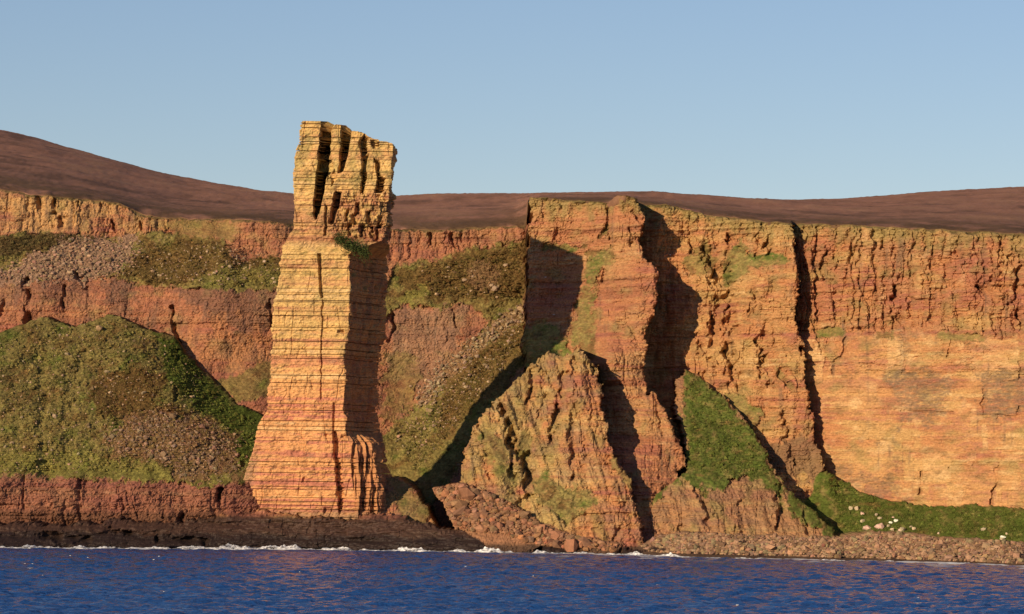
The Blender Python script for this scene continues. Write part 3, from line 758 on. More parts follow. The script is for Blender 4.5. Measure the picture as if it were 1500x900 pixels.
# a face on a step belongs to the piece in front
q4y = Yd.ravel()[quads]
fl = pc.ravel()[quads[np.arange(len(quads)), q4y.argmin(1)]]
Vall = np.stack([X, Yd, Z], -1).reshape(-1, 3)
Call = C.reshape(-1, 3)
turfw = np.clip(grass, 0, 1).ravel()
for n_, (label, cat, kind) in PIECES.items():
    f = quads[fl == codes[n_]]
    if not len(f):
        continue
    used, inv = np.unique(f, return_inverse=True)
    me = mesh_from(n_, Vall[used], inv.reshape(-1, 4), Call[used], M_turf if 'grass' in n_ or 'ledge' in n_ else (M_wet if n_ == 'shore_platform' else M_rock))
    obj(n_, me, label, cat, None, kind)

# ------------------------------------------------------------------ moorland behind the rim
jx = int(np.argmax(np.diff(np.interp(xs, tx, tz))))
ci_ = np.unique(np.concatenate([np.arange(0, NX, 3), np.arange(jx - 12, jx + 14), [NX - 1]]))
ex, ey, ez = X[-1, ci_], Yd[-1, ci_], Z[-1, ci_]
eyb = ey.copy()
epx, epy = project(ex, ey, ez)
skyline = np.array([(-200, 150), (-80, 172), (0, 190), (60, 205), (130, 225), (200, 245), (270, 262), (330, 270), (390, 278), (430, 283), (500, 286), (575, 287), (640, 284), (770, 283), (880, 283), (960, 282), (1040, 286), (1100, 290), (1170, 292), (1230, 291), (1290, 287), (1350, 282), (1430, 278), (1500, 272), (1700, 262)], float)
rows = 130
tt = np.linspace(0, 1.12, rows)
MV, MC = [], []
spx = 750 + (epx - 750) * 1.0
sky_py = np.interp(spx, skyline[:, 0], skyline[:, 1])
Ysk = np.interp(spx, [-200, 0, 250, 420, 560, 1100, 1500], [1900, 1700, 1300, 900, 700, 800, 1200])
ker = np.exp(-np.linspace(-2, 2, 61) ** 2)
ker /= ker.sum()
sm = lambda a: np.convolve(np.pad(a, 30, mode='edge'), ker, 'valid')
ey0, epy0 = ey, epy
js = int(np.searchsorted(ci_, jx + 1))
eys = np.concatenate([sm(ey[:js]), sm(ey[js:])])
epys = np.concatenate([sm(epy[:js]), sm(epy[js:])])
eyw, epyw = sm(sm(ey)), sm(sm(epy))
for k, t in enumerate(tt):
    wk = sstep(0, .08, t)
    ey, epy = ey0 + (eys - ey0) * wk, epy0 + (epys - epy0) * wk
    w2 = sstep(.06, .5, t)
    ey, epy = ey + (eyw - ey) * w2, epy + (epyw - epy) * w2
    Yk = ey + (Ysk - ey) * t ** 1.5
    near = sstep(0, .28, t)
    tc_ = min(t, 1.0)
    py = epy + (sky_py - epy) * (tc_ ** .85) - np.minimum(0, 0)
    py = np.where(sky_py > epy - 2, epy - 2 * tc_, py)
    if t > 1:
        py = py + (t - 1) * 60
    xk, zk = W(spx, py, Yk)
    xk = ex + (xk - ex) if k else ex
    zk = zk if k else ez
    und = (Yk - ey) / (200 + (Yk - ey))
    zk = zk + und * (2.5 * fbm(xk / 70, Yk / 90, 4, 120) + 5 * fbm(xk / 260, Yk / 300, 2, 121)) * np.where(t > .8, max(0, (1.1 - t) / .3) * .6 + .1, 1.0)
    zk = zk + min(1, k / 3) * .35 * fbm(xk / 2.5, Yk / 2.5, 3, 122)
    MV.append(np.stack([xk, Yk, zk], -1))
    c = np.empty((len(xk), 3))
    c[:] = MOOR
    a_ = fbm(xk / 60, Yk / 120, 4, 123, .6)
    b_ = fbm(xk / 14, Yk / 40, 4, 124, .6)
    c = mixc(c, np.array([.14, .076, .052]), .85 * sstep(.0, .6, a_ + .5 * b_))
    c = mixc(c, np.array([.31, .17, .105]), .7 * sstep(.0, .6, -a_ + .7 * b_))
    edge_w = math.exp(-((t / .3) ** 2))
    c = mixc(c, np.array([.085, .055, .028]), np.full(len(xk), .8 * edge_w) * sstep(-.6, .3, b_ + .2))
    MC.append(np.clip(c, .01, .4))
MV.insert(0, MV[0] + np.array([0, 4.5, -3.0]))
MC.insert(0, MC[0])
MV, MC = np.array(MV), np.array(MC)
n0, n1_ = MV.shape[:2]
idm = np.arange(n0 * n1_).reshape(n0, n1_)
mq = np.stack([idm[:-1, :-1], idm[:-1, 1:], idm[1:, 1:], idm[1:, :-1]], -1).reshape(-1, 4)
me = mesh_from('moorland', MV.reshape(-1, 3), mq, MC.reshape(-1, 3), M_moor)
me.polygons.foreach_set('use_smooth', np.ones(len(mq), bool))
obj('moorland', me, 'brown heather moorland rising behind the cliffs', 'moorland', None, 'structure')

# ------------------------------------------------------------------ the sea stack, bed by bed
stack = obj('sea_stack', None, 'tall free standing sandstone sea stack with fluted head', 'sea stack')
yv = np.array([160, 178, 205, 240, 300, 335, 345, 362, 380, 420, 440, 470, 500, 560, 600, 622, 650, 690, 740, 775, 800], float)
xl = np.array([441, 441, 437, 431, 430, 429, 421, 415, 412, 407, 402, 400, 398, 394, 392, 380, 374, 360, 344, 338, 336], float)
yv2 = np.array([160, 215, 250, 290, 345, 352, 366, 374, 420, 480, 520, 560, 600, 636, 648, 680, 720, 745, 775, 800], float)
xe = np.array([574, 576, 572, 568, 564, 558, 520, 510, 513, 511, 503, 506, 503, 507, 512, 514, 518, 520, 522, 524], float)
xr = np.array([578, 581, 577, 573, 571, 570, 568, 566, 566, 564, 557, 553, 550, 557, 559, 564, 569, 574, 582, 588], float)
zrow = np.arange(2.0, 150.0, 0.27)
NT = 400


def at_z(vals_y, vals_x, Yd_):
    x_, z_ = W(vals_x, vals_y, np.full(len(vals_x), Yd_))
    o = np.argsort(z_)
    return np.interp(zrow, z_[o], x_[o])


FLx, Ex, Rx = at_z(yv, xl, 3.0), at_z(yv2, xe, 0.0), at_z(yv2, xr, 20.0)
zz_of = lambda py: float(W(500, py, 0)[1])
# lower right: ribbed apron standing in front of the shaded side
apr = sstep(zz_of(625), zz_of(655), zrow)
head = sstep(zz_of(372), zz_of(350), zrow)
Yc_E = np.where(head > .5, 3.0, 0.0) * 1.0
outl = []
for j, z_ in enumerate(zrow):
    fl_ = np.array([FLx[j], 3.0])
    e_ = np.array([Ex[j], 3.0 * head[j]])
    r_ = np.array([Rx[j], 31.0 - 14 * head[j]])
    w_ = Rx[j] - FLx[j]
    rb = np.array([Rx[j] - 3, 34.0 - 10 * head[j]])
    bl = np.array([FLx[j] + .32 * w_, 26.0 - 3 * head[j]])
    lf = np.array([FLx[j] + .8, 12.0])
    if apr[j] > 0.02:      # apron bulges between edge and right side
        mid = e_ + (r_ - e_) * .55
        mid = mid + apr[j] * np.array([2.2, -14.5])
    else:
        mid = e_ + (r_ - e_) * .5 + np.array([-2.2, 1.2]) * (1 - head[j])
    P = [fl_, e_, mid, r_, rb, bl, lf]
    share = [.42, .16, .14, .04, .08, .08, .08]
    ring = []
    for a in range(7):
        k = int(round(share[a] * NT))
        u = np.linspace(0, 1, k, endpoint=False)[:, None]
        ring.append(P[a] + (P[(a + 1) % 7] - P[a]) * u)
    ring = np.concatenate(ring)
    outl.append(ring)
NT = len(outl[0])
O = np.array(outl)                                    # rows, NT, 2
# soften the plan corners a little
for _ in range(3):
    O = .5 * O + .25 * (np.roll(O, 1, 1) + np.roll(O, -1, 1))
ctr = O.mean(1, keepdims=True)
tang = np.roll(O, -1, 1) - np.roll(O, 1, 1)
nrm = np.stack([tang[..., 1], -tang[..., 0]], -1)
nrm /= np.linalg.norm(nrm, axis=-1, keepdims=True) + 1e-9
seg = np.linalg.norm(np.roll(O, -1, 1) - O, axis=-1)
s_arc = np.cumsum(seg, 1)
s_arc = s_arc - s_arc[:, :1] + (FLx[:, None] - FLx[0])
SZ = np.repeat(zrow[:, None], NT, 1)
SX = O[..., 0]
beds = edges_table(5.0, 151.0, 1.9, .75, 909)
bi = np.clip(np.searchsorted(beds, SZ) - 1, 0, len(beds) - 2)
bf = (SZ - beds[bi]) / (beds[bi + 1] - beds[bi])
bthick = beds[bi + 1] - beds[bi]
sw = s_arc + .3 * fbm(s_arc / 3, SZ / 3, 2, 140)
k1, _, d1, j1 = blocks(sw, SZ, 6.5, 6.5, 411, .7)
k2, kb2, d2, j2 = blocks(sw, SZ + .1 * fbm(s_arc / 4, SZ, 2, 141), .75, 3.2, 522)
k3, kb3, d3, j3 = blocks(sw, SZ, .45, 1.6, 533)
bedoff = rnd(bi, 0, 31) - .5
side = np.zeros(O.shape[:2])
ridx = np.arange(NT) / NT
right_side = (ridx > .42) & (ridx < .76)
headz = head[:, None]
aprz = apr[:, None]
gst = rnd(bi, 1, 32)
rrel = .42 * bedoff + .6 * k1 * sstep(-.2, .4, fbm(s_arc / 8, SZ / 9, 2, 139)) + .22 * k2 + .2 * kb2 + .14 * k3 + .14 * kb3
rrel += .9 * fbm(s_arc / 9, SZ / 14, 3, 142) + .5 * fbm(s_arc / 3.5, SZ / 3, 3, 138) + .25 * fbm(s_arc / 1.4, SZ / .7, 2, 143)
rrel -= (.06 + .6 * gst ** 4) * np.clip(1 - np.minimum(bf, 1 - bf) * bthick / .2, 0, 1) * sstep(-.5, .3, fbm(s_arc / 7, SZ / 2, 2, 137))
rrel -= .4 * np.clip(1 - np.abs(fbm(s_arc / 7, SZ / 30, 3, 144)) * 14, 0, 1) * (fbm(s_arc / 5, SZ / 9, 2, 136) > .0)
rot = mk = sstep(zz_of(365), zz_of(345), SZ) * sstep(zz_of(268), zz_of(290), SZ)      # rotten red band below the flutes
xm1, _ = W(485, 300, 0)
rot = rot * sstep(xm1 - 1.5, xm1 + 1.5, SX)
rrel += rot * (1.5 * k1 + 1.2 * k2 + 1.5 * fbm(s_arc / 2.4, SZ / 3.4, 3, 145, .65))
# ribs of the apron and the recessed side
ribn = fbm(s_arc / 2.0, SZ / 14, 3, 146, .6)
rrel += right_side * aprz * (2.4 * ribn) + right_side * (1 - aprz) * 1.0 * fbm(s_arc / 5, SZ / 7, 3, 147)
O2 = O + nrm * rrel[..., None]
SX2, SY2 = O2[..., 0].copy(), O2[..., 1].copy()
front = (ridx < .45)[None] * 1.0


def sdent(poly, depth, soft=.5, wob=.6):
    x_, z_ = W(np.array([p[0] for p in poly], float), np.array([p[1] for p in poly], float), np.full(len(poly), 1.5))
    sd = poly_sd(SX + wob * fbm(SX / 2, SZ / 3, 3, 150), SZ, np.stack([x_, z_], 1))
    global SY2
    SY2 = SY2 + front * depth * sstep(-soft, soft, sd)


sdent([(472, 170), (486, 170), (485, 190), (479, 250), (474, 275), (468, 305), (463, 320), (459, 312), (463, 270), (468, 215)], 8.0, .5, .5)
sdent([(500, 170), (516, 170), (513, 200), (509, 225), (502, 250), (496, 252), (500, 215)], 6.5, .5, .5)
sdent([(483, 222), (488, 240), (482, 262), (477, 255)], 3.5)
sdent([(526, 208), (534, 196), (537, 203), (536, 225), (530, 228)], 4, .35)
sdent([(531, 228), (539, 226), (536, 260), (532, 284), (528, 282)], 4, .4)
sdent([(549, 232), (556, 238), (557, 258), (564, 262), (560, 282), (550, 282), (553, 262)], 4.5, .4)
sdent([(491, 280), (499, 282), (495, 305), (486, 328), (482, 326)], 4.5, .4)
sdent([(542, 205), (554, 205), (556, 214), (546, 217)], 2.5, .3)
sdent([(476, 300), (480, 304), (478, 345), (474, 345)], 2.0, .3)
sdent([(484, 255), (489, 248), (492, 262), (486, 272)], 2.0, .3)
for x_, y_ in ((508, 315), (520, 320), (512, 335), (530, 338), (545, 340), (556, 325), (540, 318), (524, 305), (552, 345)):
    sdent([(x_ - 3, y_ - 8), (x_ + 3, y_ - 9), (x_ + 2, y_ + 9), (x_ - 3, y_ + 8)], 2.6, .4, .9)
# long joint down the lit face and small cavities
sdent([(466, 372), (470, 372), (471, 400), (474, 436), (470, 437), (467, 405)], 2.2, .3, .3)
sdent([(471, 440), (473.5, 440), (472.5, 500), (471, 585), (469, 585), (470.5, 500)], 1.2, .22, .5)
sdent([(488, 590), (490.5, 590), (490, 635), (487.5, 635)], 1.2, .22, .3)
for x_, y_, w_, h_ in ((476, 484, 3, 3), (500, 486, 5, 2), (478, 638, 3, 1.5), (505, 640, 4, 2), (445, 703, 1.2, 4), (437, 760, 2, 8), (480, 748, 5, 4)):
    sdent([(x_ - w_, y_ - h_), (x_ + w_, y_ - h_), (x_ + w_, y_ + h_), (x_ - w_, y_ + h_)], 1.3, .35, .8)
sdent([(488, 632), (494, 632), (500, 680), (504, 735), (498, 755), (492, 700)], 3.0, .4, .6)
# outline of the summit
tpx = np.array([420, 441, 447, 456, 468, 476, 482, 486, 492, 500, 506, 512, 515, 522, 532, 545, 560, 574, 582, 600], float)
tpy = np.array([190, 182, 176, 173, 175, 180, 186, 188, 184, 184, 189, 197, 194, 193, 196, 204, 208, 211, 216, 222], float)
tX, tZ = W(tpx, tpy, np.full(len(tpx), 6.0))
tie = np.interp(SX2, tX, tZ) + .5 * (rnd(np.floor(SX2 / 1.1).astype(int), np.floor(SY2 / 3).astype(int), 3) - .5)
SZ2 = np.minimum(SZ, tie)
# keep each bed row where the summit cuts it, drawn slightly in
over = np.clip(SZ - tie, 0, 6)
cxy = ctr[..., 0], ctr[..., 1]
SX2 = SX2 + (cxy[0] - SX2) * np.clip(over / 8, 0, .25)
SY2 = SY2 + (cxy[1] - SY2) * np.clip(over / 8, 0, .6)
# colours of the beds
sb = rnd(bi, 0, 77)
btn = noise1(SZ / 4.0, 5) * .7 + noise1(SZ / 1.1, 6) * .6 + .4 * fbm(s_arc / 12, SZ / 1.1, 3, 151) + .35 * k2 + .6 * (sb - .5)
SC = np.empty(O.shape[:2] + (3,))
SC[:] = ORANGE * 1.5
upper = sstep(zz_of(600), zz_of(470), SZ)
SC = mixc(SC, np.array([.54, .345, .132]), np.clip(.25 + .75 * upper, 0, 1) * sstep(-.9, .2, btn + .6 * upper))
SC = mixc(SC, RED * 1.45, (1 - .7 * upper) * sstep(.05, .5, -btn))
SC = mixc(SC, PALE * 1.2, .75 * sstep(.45, 1.0, btn + .2 * upper))
SC = mixc(SC, MAROON * 1.3, .6 * sstep(.6, 1.05, -btn))
SC = mixc(SC, GREYB * 1.3, .5 * sstep(.2, .7, fbm(s_arc / 7, SZ / 1.5, 4, 135, .65)))
SC = mixc(SC, RED * .9, .75 * rot * sstep(-.5, .3, fbm(s_arc / 3, SZ / 4, 3, 152)))
hz = sstep(zz_of(300), zz_of(255), SZ)
SC = mixc(SC, LICHEN * 1.5, .6 * np.maximum(hz, .5 * upper) * sstep(-.4, .5, fbm(s_arc / 5, SZ / 9, 3, 153)))
SC = mixc(SC, RED, .6 * np.exp(-((SZ - zz_of(318)) / 3.0) ** 2) * (SX < xm1 + 2) + .7 * np.exp(-((SZ - zz_of(350)) / 1.6) ** 2))
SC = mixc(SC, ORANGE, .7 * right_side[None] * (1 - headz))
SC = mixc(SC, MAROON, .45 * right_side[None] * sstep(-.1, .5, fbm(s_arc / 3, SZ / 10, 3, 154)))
SC = mixc(SC, LICHEN * .9, .6 * sstep(.25, .7, fbm(s_arc / 6, SZ / 3, 3, 155)) * sstep(zz_of(480), zz_of(420), SZ) + .0)
SC = mixc(SC, GREYB, .65 * sstep(zz_of(742), zz_of(756), SZ + .8 * fbm(s_arc / 5, SZ / 3, 2, 156)))
SC = mixc(SC, GREYB * 1.1, .6 * sstep(FLx[:, None] + 6, FLx[:, None] + 1, SX) * sstep(zz_of(640), zz_of(700), SZ))
SC = np.clip(SC * (1 + .2 * fbm(s_arc / .9, SZ / .35, 2, 157))[..., None], .01, .7)

ztop_stack = float(tZ.max()) + .6
for b in range(len(beds) - 1):
    z0, z1 = beds[b], beds[b + 1]
    if z0 > ztop_stack:
        break
    j0, j1_ = np.searchsorted(zrow, [z0, z1])
    j0 = max(j0, 0)
    j1_ = min(j1_, len(zrow) - 1)
    if j1_ - j0 < 1:
        continue
    rr = list(range(j0, j1_))
    Vb, Cb = [], []

    def inner(j, zc):
        s_ = .82
        xx = cxy[0][j] + (SX2[j] - cxy[0][j]) * s_
        yy = cxy[1][j] + (SY2[j] - cxy[1][j]) * s_
        return np.stack([xx, yy, np.minimum(zc, SZ2[j])], -1)
    Vb.append(inner(rr[0], z0))
    Cb.append(SC[rr[0]])
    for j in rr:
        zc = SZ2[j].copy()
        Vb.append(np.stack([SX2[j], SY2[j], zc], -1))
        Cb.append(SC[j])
    jn = rr[-1]
    Vb.append(np.stack([SX2[jn], SY2[jn], np.minimum(z1 - .03, tie[jn])], -1))
    Cb.append(SC[jn])
    Vb.append(inner(jn, z1 - .03))
    Cb.append(SC[jn])
    Vb, Cb = np.array(Vb), np.array(Cb)
    nr = len(Vb)
    idb = np.arange(nr * NT).reshape(nr, NT)
    nx_ = np.roll(idb, -1, 1)
    fq = np.stack([idb[:-1], nx_[:-1], nx_[1:], idb[1:]], -1).reshape(-1, 4)
    vv = Vb.reshape(-1, 3)
    # close top and bottom towards the core
    cb_, ct_ = vv[:NT].mean(0), vv[-NT:].mean(0)
    vv = np.concatenate([vv, [cb_, ct_]])
    cc = np.concatenate([Cb.reshape(-1, 3), Cb[0][:1], Cb[-1][:1]])
    nb = nr * NT
    fan = np.stack([nx_[0], idb[0], np.full(NT, nb), np.full(NT, nb)], -1)
    fan2 = np.stack([idb[-1], nx_[-1], np.full(NT, nb + 1), np.full(NT, nb + 1)], -1)
    me = mesh_from('rock_bed', vv, fq, cc, M_rock)
    bmf = np.concatenate([fan[:, :3], fan2[:, :3]])
    # caps as triangles in the same mesh
    me2 = bpy.data.meshes.new('rock_bed')
    allf = [tuple(q) for q in fq.tolist()] + [tuple(q) for q in bmf.tolist()]
    bpy.data.meshes.remove(me)
    me2.from_pydata(vv.tolist(), [], allf)
    a_ = me2.color_attributes.new('Col', 'FLOAT_COLOR', 'POINT')
    a_.data.foreach_set('color', np.concatenate([cc, np.ones((len(cc), 1))], 1).astype(np.float32).ravel())
    me2.materials.append(M_rock)
    obj('rock_bed', me2, parent=stack)

# ------------------------------------------------------------------ the sea
sy = np.concatenate([[-6000, -4000, -2500, -1700, -1300, -1100, -900, -800], np.arange(-760, -420, .9), np.arange(-420, -200, 1.3), np.arange(-200, 40, 1.8), [60, 120, 300]])
sx = np.concatenate([[-6000, -3000, -1500, -800, -450, -320], np.arange(-240, 240, 1.15), [320, 450, 800, 1500, 3000, 6000]])
GX, GY = np.meshgrid(sx, sy)
shx = np.array([-90, 0, 200, 400, 480, 600, 700, 800, 930, 1000, 1100, 1225, 1300, 1400, 1500, 1590], float)
shY = np.array([-44, -43, -28, -13, -12, -16, -19, -23, -28, -52, -60, -70, -76, -88, -112, -135], float)
shX = W(shx, np.full(len(shx), 808.), shY)[0]
shore_Y = lambda x: np.interp(x, shX, shY)
dist = shore_Y(GX) - GY
fade = sstep(-20, 40, dist) * sstep(790, 740, -GY) * (np.abs(GX) < 260)
wv = .6 * fbm(GX / 15, GY / 7, 2, 160) + .62 * fbm(GX / 6.5 + 3, GY / 3.2, 2, 161) + .22 * fbm(GX / 2.6, GY / 2.0, 2, 162)
wv = np.sign(wv) * np.abs(wv) ** .9
GZ = wv * (.35 + .65 * fade)
GZ = np.where((GY < -780) | (np.abs(GX) > 260) | (GY > 30), 0, GZ)
fo = sstep(14, 2, dist + 9 * fbm(GX / 9, GY / 9, 3, 163)) * sstep(-.25, .35, fbm(GX / 16, GY / 10, 3, 164) + .25)
fo += .8 * sstep(.35, .6, fbm(GX / 45, GY / 6, 3, 165)) * sstep(70, 30, dist) * sstep(5, 20, dist) * (GX > 10)
fo = np.clip(fo, 0, 1) * (GY < 20)
ids = np.arange(GX.size).reshape(GX.shape)
sq = np.stack([ids[:-1, :-1], ids[:-1, 1:], ids[1:, 1:], ids[1:, :-1]], -1).reshape(-1, 4)
me = mesh_from('sea', np.stack([GX, GY, GZ], -1).reshape(-1, 3), sq, np.repeat(fo.reshape(-1, 1), 3, 1))
me.polygons.foreach_set('use_smooth', np.ones(len(sq), bool))
mt = bpy.data.materials.new('sea_water')
mt.use_nodes = True
n, l = mt.node_tree.nodes, mt.node_tree.links
b = n['Principled BSDF']
b.inputs['Base Color'].default_value = (.012, .056, .20, 1)
b.inputs['Roughness'].default_value = .08
b.inputs['IOR'].default_value = 1.33
tc = n.new('ShaderNodeTexCoord')
mp = n.new('ShaderNodeMapping')
mp.inputs['Scale'].default_value = (.55, .8, 1)
l.new(tc.outputs['Object'], mp.inputs[0])
nt = n.new('ShaderNodeTexNoise')
nt.inputs['Scale'].default_value = 1.0
nt.inputs['Detail'].default_value = 4
l.new(mp.outputs[0], nt.inputs['Vector'])
bp = n.new('ShaderNodeBump')
bp.inputs['Strength'].default_value = 1.0
bp.inputs['Distance'].default_value = .9
l.new(nt.outputs[0], bp.inputs['Height'])
l.new(bp.outputs[0], b.inputs['Normal'])
at = n.new('ShaderNodeAttribute')
at.attribute_name = 'Col'
fb = n.new('ShaderNodeBsdfDiffuse')
fb.inputs[0].default_value = (.62, .64, .66, 1)
ms = n.new('ShaderNodeMixShader')
l.new(at.outputs['Fac'], ms.inputs[0])
l.new(b.outputs[0], ms.inputs[1])
l.new(fb.outputs[0], ms.inputs[2])
l.new(ms.outputs[0], n['Material Output'].inputs[0])
me.materials.append(mt)
obj('sea', me, 'dark blue choppy sea below the cliffs', 'sea', None, 'structure')

# surf: raised broken water along the rocks
fx = np.arange(-225, 222, .35)
cross = np.linspace(-1, 1, 17)
FX, FC = np.meshgrid(fx, cross)
low = fbm(FX / 14, FX * 0, 3, 170)
strong = sstep(-.5, .25, low + .2) * np.where(FX > 60, .45, 1.0) * np.where(FX > 125, .5, 1.0)
hgt = strong * (.75 + 1.1 * np.clip(fbm(FX / 6, FX * 0, 2, 171) + .2, 0, 1) + 1.3 * sstep(.2, .9, fbm(FX / 9, FX * 0 + 4, 3, 172)))
FY = shore_Y(FX) - 2.5 + 3.2 * FC + 1.5 * fbm(FX / 8, FX * 0, 2, 173)
FZ = -.25 + hgt * np.clip(1 - FC ** 2, 0, 1) * (.6 + .7 * np.abs(fbm(FX / 2.6, FC * 1.6, 3, 174, .6)))
idf = np.arange(FX.size).reshape(FX.shape)
ff = np.stack([idf[:-1, :-1], idf[:-1, 1:], idf[1:, 1:], idf[1:, :-1]], -1).reshape(-1, 4)
keep = hgt.ravel()[ff].mean(1) > .12
M_foam = bpy.data.materials.new('foam')
M_foam.use_nodes = True
fbn = M_foam.node_tree.nodes['Principled BSDF']
fbn.inputs['Base Color'].default_value = (.72, .73, .75, 1)
fbn.inputs['Roughness'].default_value = .8
_n, _l = M_foam.node_tree.nodes, M_foam.node_tree.links
_tc, _mp, _no, _mr = _n.new('ShaderNodeTexCoord'), _n.new('ShaderNodeMapping'), _n.new('ShaderNodeTexNoise'), _n.new('ShaderNodeMapRange')
_mp.inputs['Scale'].default_value = (.55, .5, 1.3)
_no.inputs['Scale'].default_value = 1.0
_no.inputs['Detail'].default_value = 6
_no.inputs['Roughness'].default_value = .7
_mr.inputs['From Min'].default_value = .40
_mr.inputs['From Max'].default_value = .58
_l.new(_tc.outputs['Object'], _mp.inputs[0])
_l.new(_mp.outputs[0], _no.inputs['Vector'])
_l.new(_no.outputs[0], _mr.inputs[0])
_l.new(_mr.outputs[0], fbn.inputs['Alpha'])
used, inv = np.unique(ff[keep], return_inverse=True)
me = mesh_from('surf', np.stack([FX, FY, FZ], -1).reshape(-1, 3)[used], inv.reshape(-1, 4), None, M_foam)
obj('surf', me, 'white surf breaking along the dark rock platform', 'surf', None, 'stuff')

# ------------------------------------------------------------------ loose stones
VPX, VPY = project(X, Yd, Z)
dec = np.s_[::2, ::2]
dpx, dpy, dY, dX, dZ = VPX[dec].ravel(), VPY[dec].ravel(), Yd[dec].ravel(), X[dec].ravel(), Z[dec].ravel()
dlab = lab[dec].ravel()
dC = C[dec].reshape(-1, 3)


from mathutils.kdtree import KDTree
TREES = {}
for L_ in names + [None]:
    sel = np.where(dlab == LI[L_])[0] if L_ else np.arange(0, len(dlab), 2)
    kt = KDTree(len(sel))
    for i_, u_, w_ in zip(sel.tolist(), dpx[sel].tolist(), dpy[sel].tolist()):
        kt.insert((u_, w_, 0), i_)
    kt.balance()
    TREES[L_] = kt


def ground(px, py, lay=None):
    """the land surface seen at a photo position (nearest of the candidates)"""
    c_ = [q[1] for q in TREES[lay].find_range((px, py, 0), 2.2)] or [TREES[lay].find((px, py, 0))[1]]
    i = min(c_, key=lambda q: dY[q])
    ground.col = dC[i]
    return np.array([dX[i], dY[i], dZ[i]])


ph = (1 + 5 ** .5) / 2
ICO = np.array([(-1, ph, 0), (1, ph, 0), (-1, -ph, 0), (1, -ph, 0), (0, -1, ph), (0, 1, ph), (0, -1, -ph), (0, 1, -ph), (ph, 0, -1), (ph, 0, 1), (-ph, 0, -1), (-ph, 0, 1)]) / 1.9
ICF = np.array([(0, 11, 5), (0, 5, 1), (0, 1, 7), (0, 7, 10), (0, 10, 11), (1, 5, 9), (5, 11, 4), (11, 10, 2), (10, 7, 6), (7, 1, 8), (3, 9, 4), (3, 4, 2), (3, 2, 6), (3, 6, 8), (3, 8, 9), (4, 9, 5), (2, 4, 11), (6, 2, 10), (8, 6, 7), (9, 8, 1)])


def rock_shape(r, blocky=.5):
    v_ = ICO.copy()
    q = np.sign(v_) * np.minimum(np.abs(v_), .62) / .62
    v_ = v_ * (1 - blocky) + q * blocky * .8
    v_ = v_ * (1 + r.normal(size=(12, 1)) * .13) + r.normal(size=(12, 3)) * .07
    v_ = v_ * np.array([1, r.uniform(.6, 1), r.uniform(.45, .9)])
    a_ = r.uniform(0, 6.28)
    t_ = r.normal() * .35
    Rz = np.array([[math.cos(a_), -math.sin(a_), 0], [math.sin(a_), math.cos(a_), 0], [0, 0, 1]])
    Rx_ = np.array([[1, 0, 0], [0, math.cos(t_), -math.sin(t_)], [0, math.sin(t_), math.cos(t_)]])
    return v_ @ Rz.T @ Rx_.T


def stone_kinds(name, base, n_, seed, blocky=.5):
    r = np.random.default_rng(seed)
    out = []
    for k in range(n_):
        c = np.clip((base + (GREYB - base) * r.uniform(0, .7)) * r.uniform(.6, 1.35) * (1 + r.normal(size=3) * .06), .02, .7)
        out.append(mesh_from(name, rock_shape(r, blocky), ICF, np.repeat(c[None], 12, 0), M_stone))
    return out


def in_poly(P, n_, r, fringe=0.0):
    P = np.array(P, float)
    out = []
    while len(out) < n_:
        q = P.min(0) + r.random((n_ * 3, 2)) * (P.max(0) - P.min(0))
        q = q[poly_sd(q[:, 0], q[:, 1], P) > 0]
        out += q.tolist()
    out = np.array(out[:n_])
    return out + r.normal(size=out.shape) * np.array([fringe, fringe * .5])


def scatter(name, kinds, spots, sizes, label, cat, group, lay, sink=.25, seed=0, where=None):
    r = np.random.default_rng(seed)
    lo, hi = np.quantile(sizes, [.3, .75])
    mean = [np.mean([k.color_attributes['Col'].data[0].color[0] for k in kinds])]
    for (px, py), s_ in zip(spots, sizes):
        g = ground(px, py, lay)
        k = kinds[r.integers(len(kinds))]
        size = 'small' if s_ < lo else ('large' if s_ > hi else 'medium sized')
        c_ = k.color_attributes['Col'].data[0].color[0] / mean[0]
        tone_ = 'dark' if c_ < .88 else ('light' if c_ > 1.12 else 'mid toned')
        o = obj(name, k, ' '.join([size, tone_, label, where(px, py) if where else '']).strip(), cat, group)
        o.location = (g[0], g[1] - s_ * .1, g[2] + s_ * sink)
        o.rotation_euler = (0, 0, r.uniform(0, 6.28))
        o.scale = (s_, s_, s_)


def stuff(name, spots, sizes, base, label, cat, lay, seed, var=.3, blocky=.5, sink=.2):
    r = np.random.default_rng(seed)
    shapes = [rock_shape(r, blocky) for _ in range(24)]
    V_, F_, C_ = [], [], []
    for k, ((px, py), s_) in enumerate(zip(spots, sizes)):
        g = ground(px, py, lay)
        V_.append(shapes[r.integers(24)] * s_ + g + np.array([0, -s_ * .1, s_ * sink]))
        F_.append(ICF + 12 * k)
        C_.append(np.repeat(np.clip((base + (GREYB - base) * r.uniform(0, .6)) * r.uniform(1 - var, 1 + var) * (1 + r.normal(size=3) * .06), .02, .7)[None], 12, 0))
    me = mesh_from(name, np.concatenate(V_), np.concatenate(F_), np.concatenate(C_), M_stone)
    obj(name, me, label, cat, None, 'stuff')


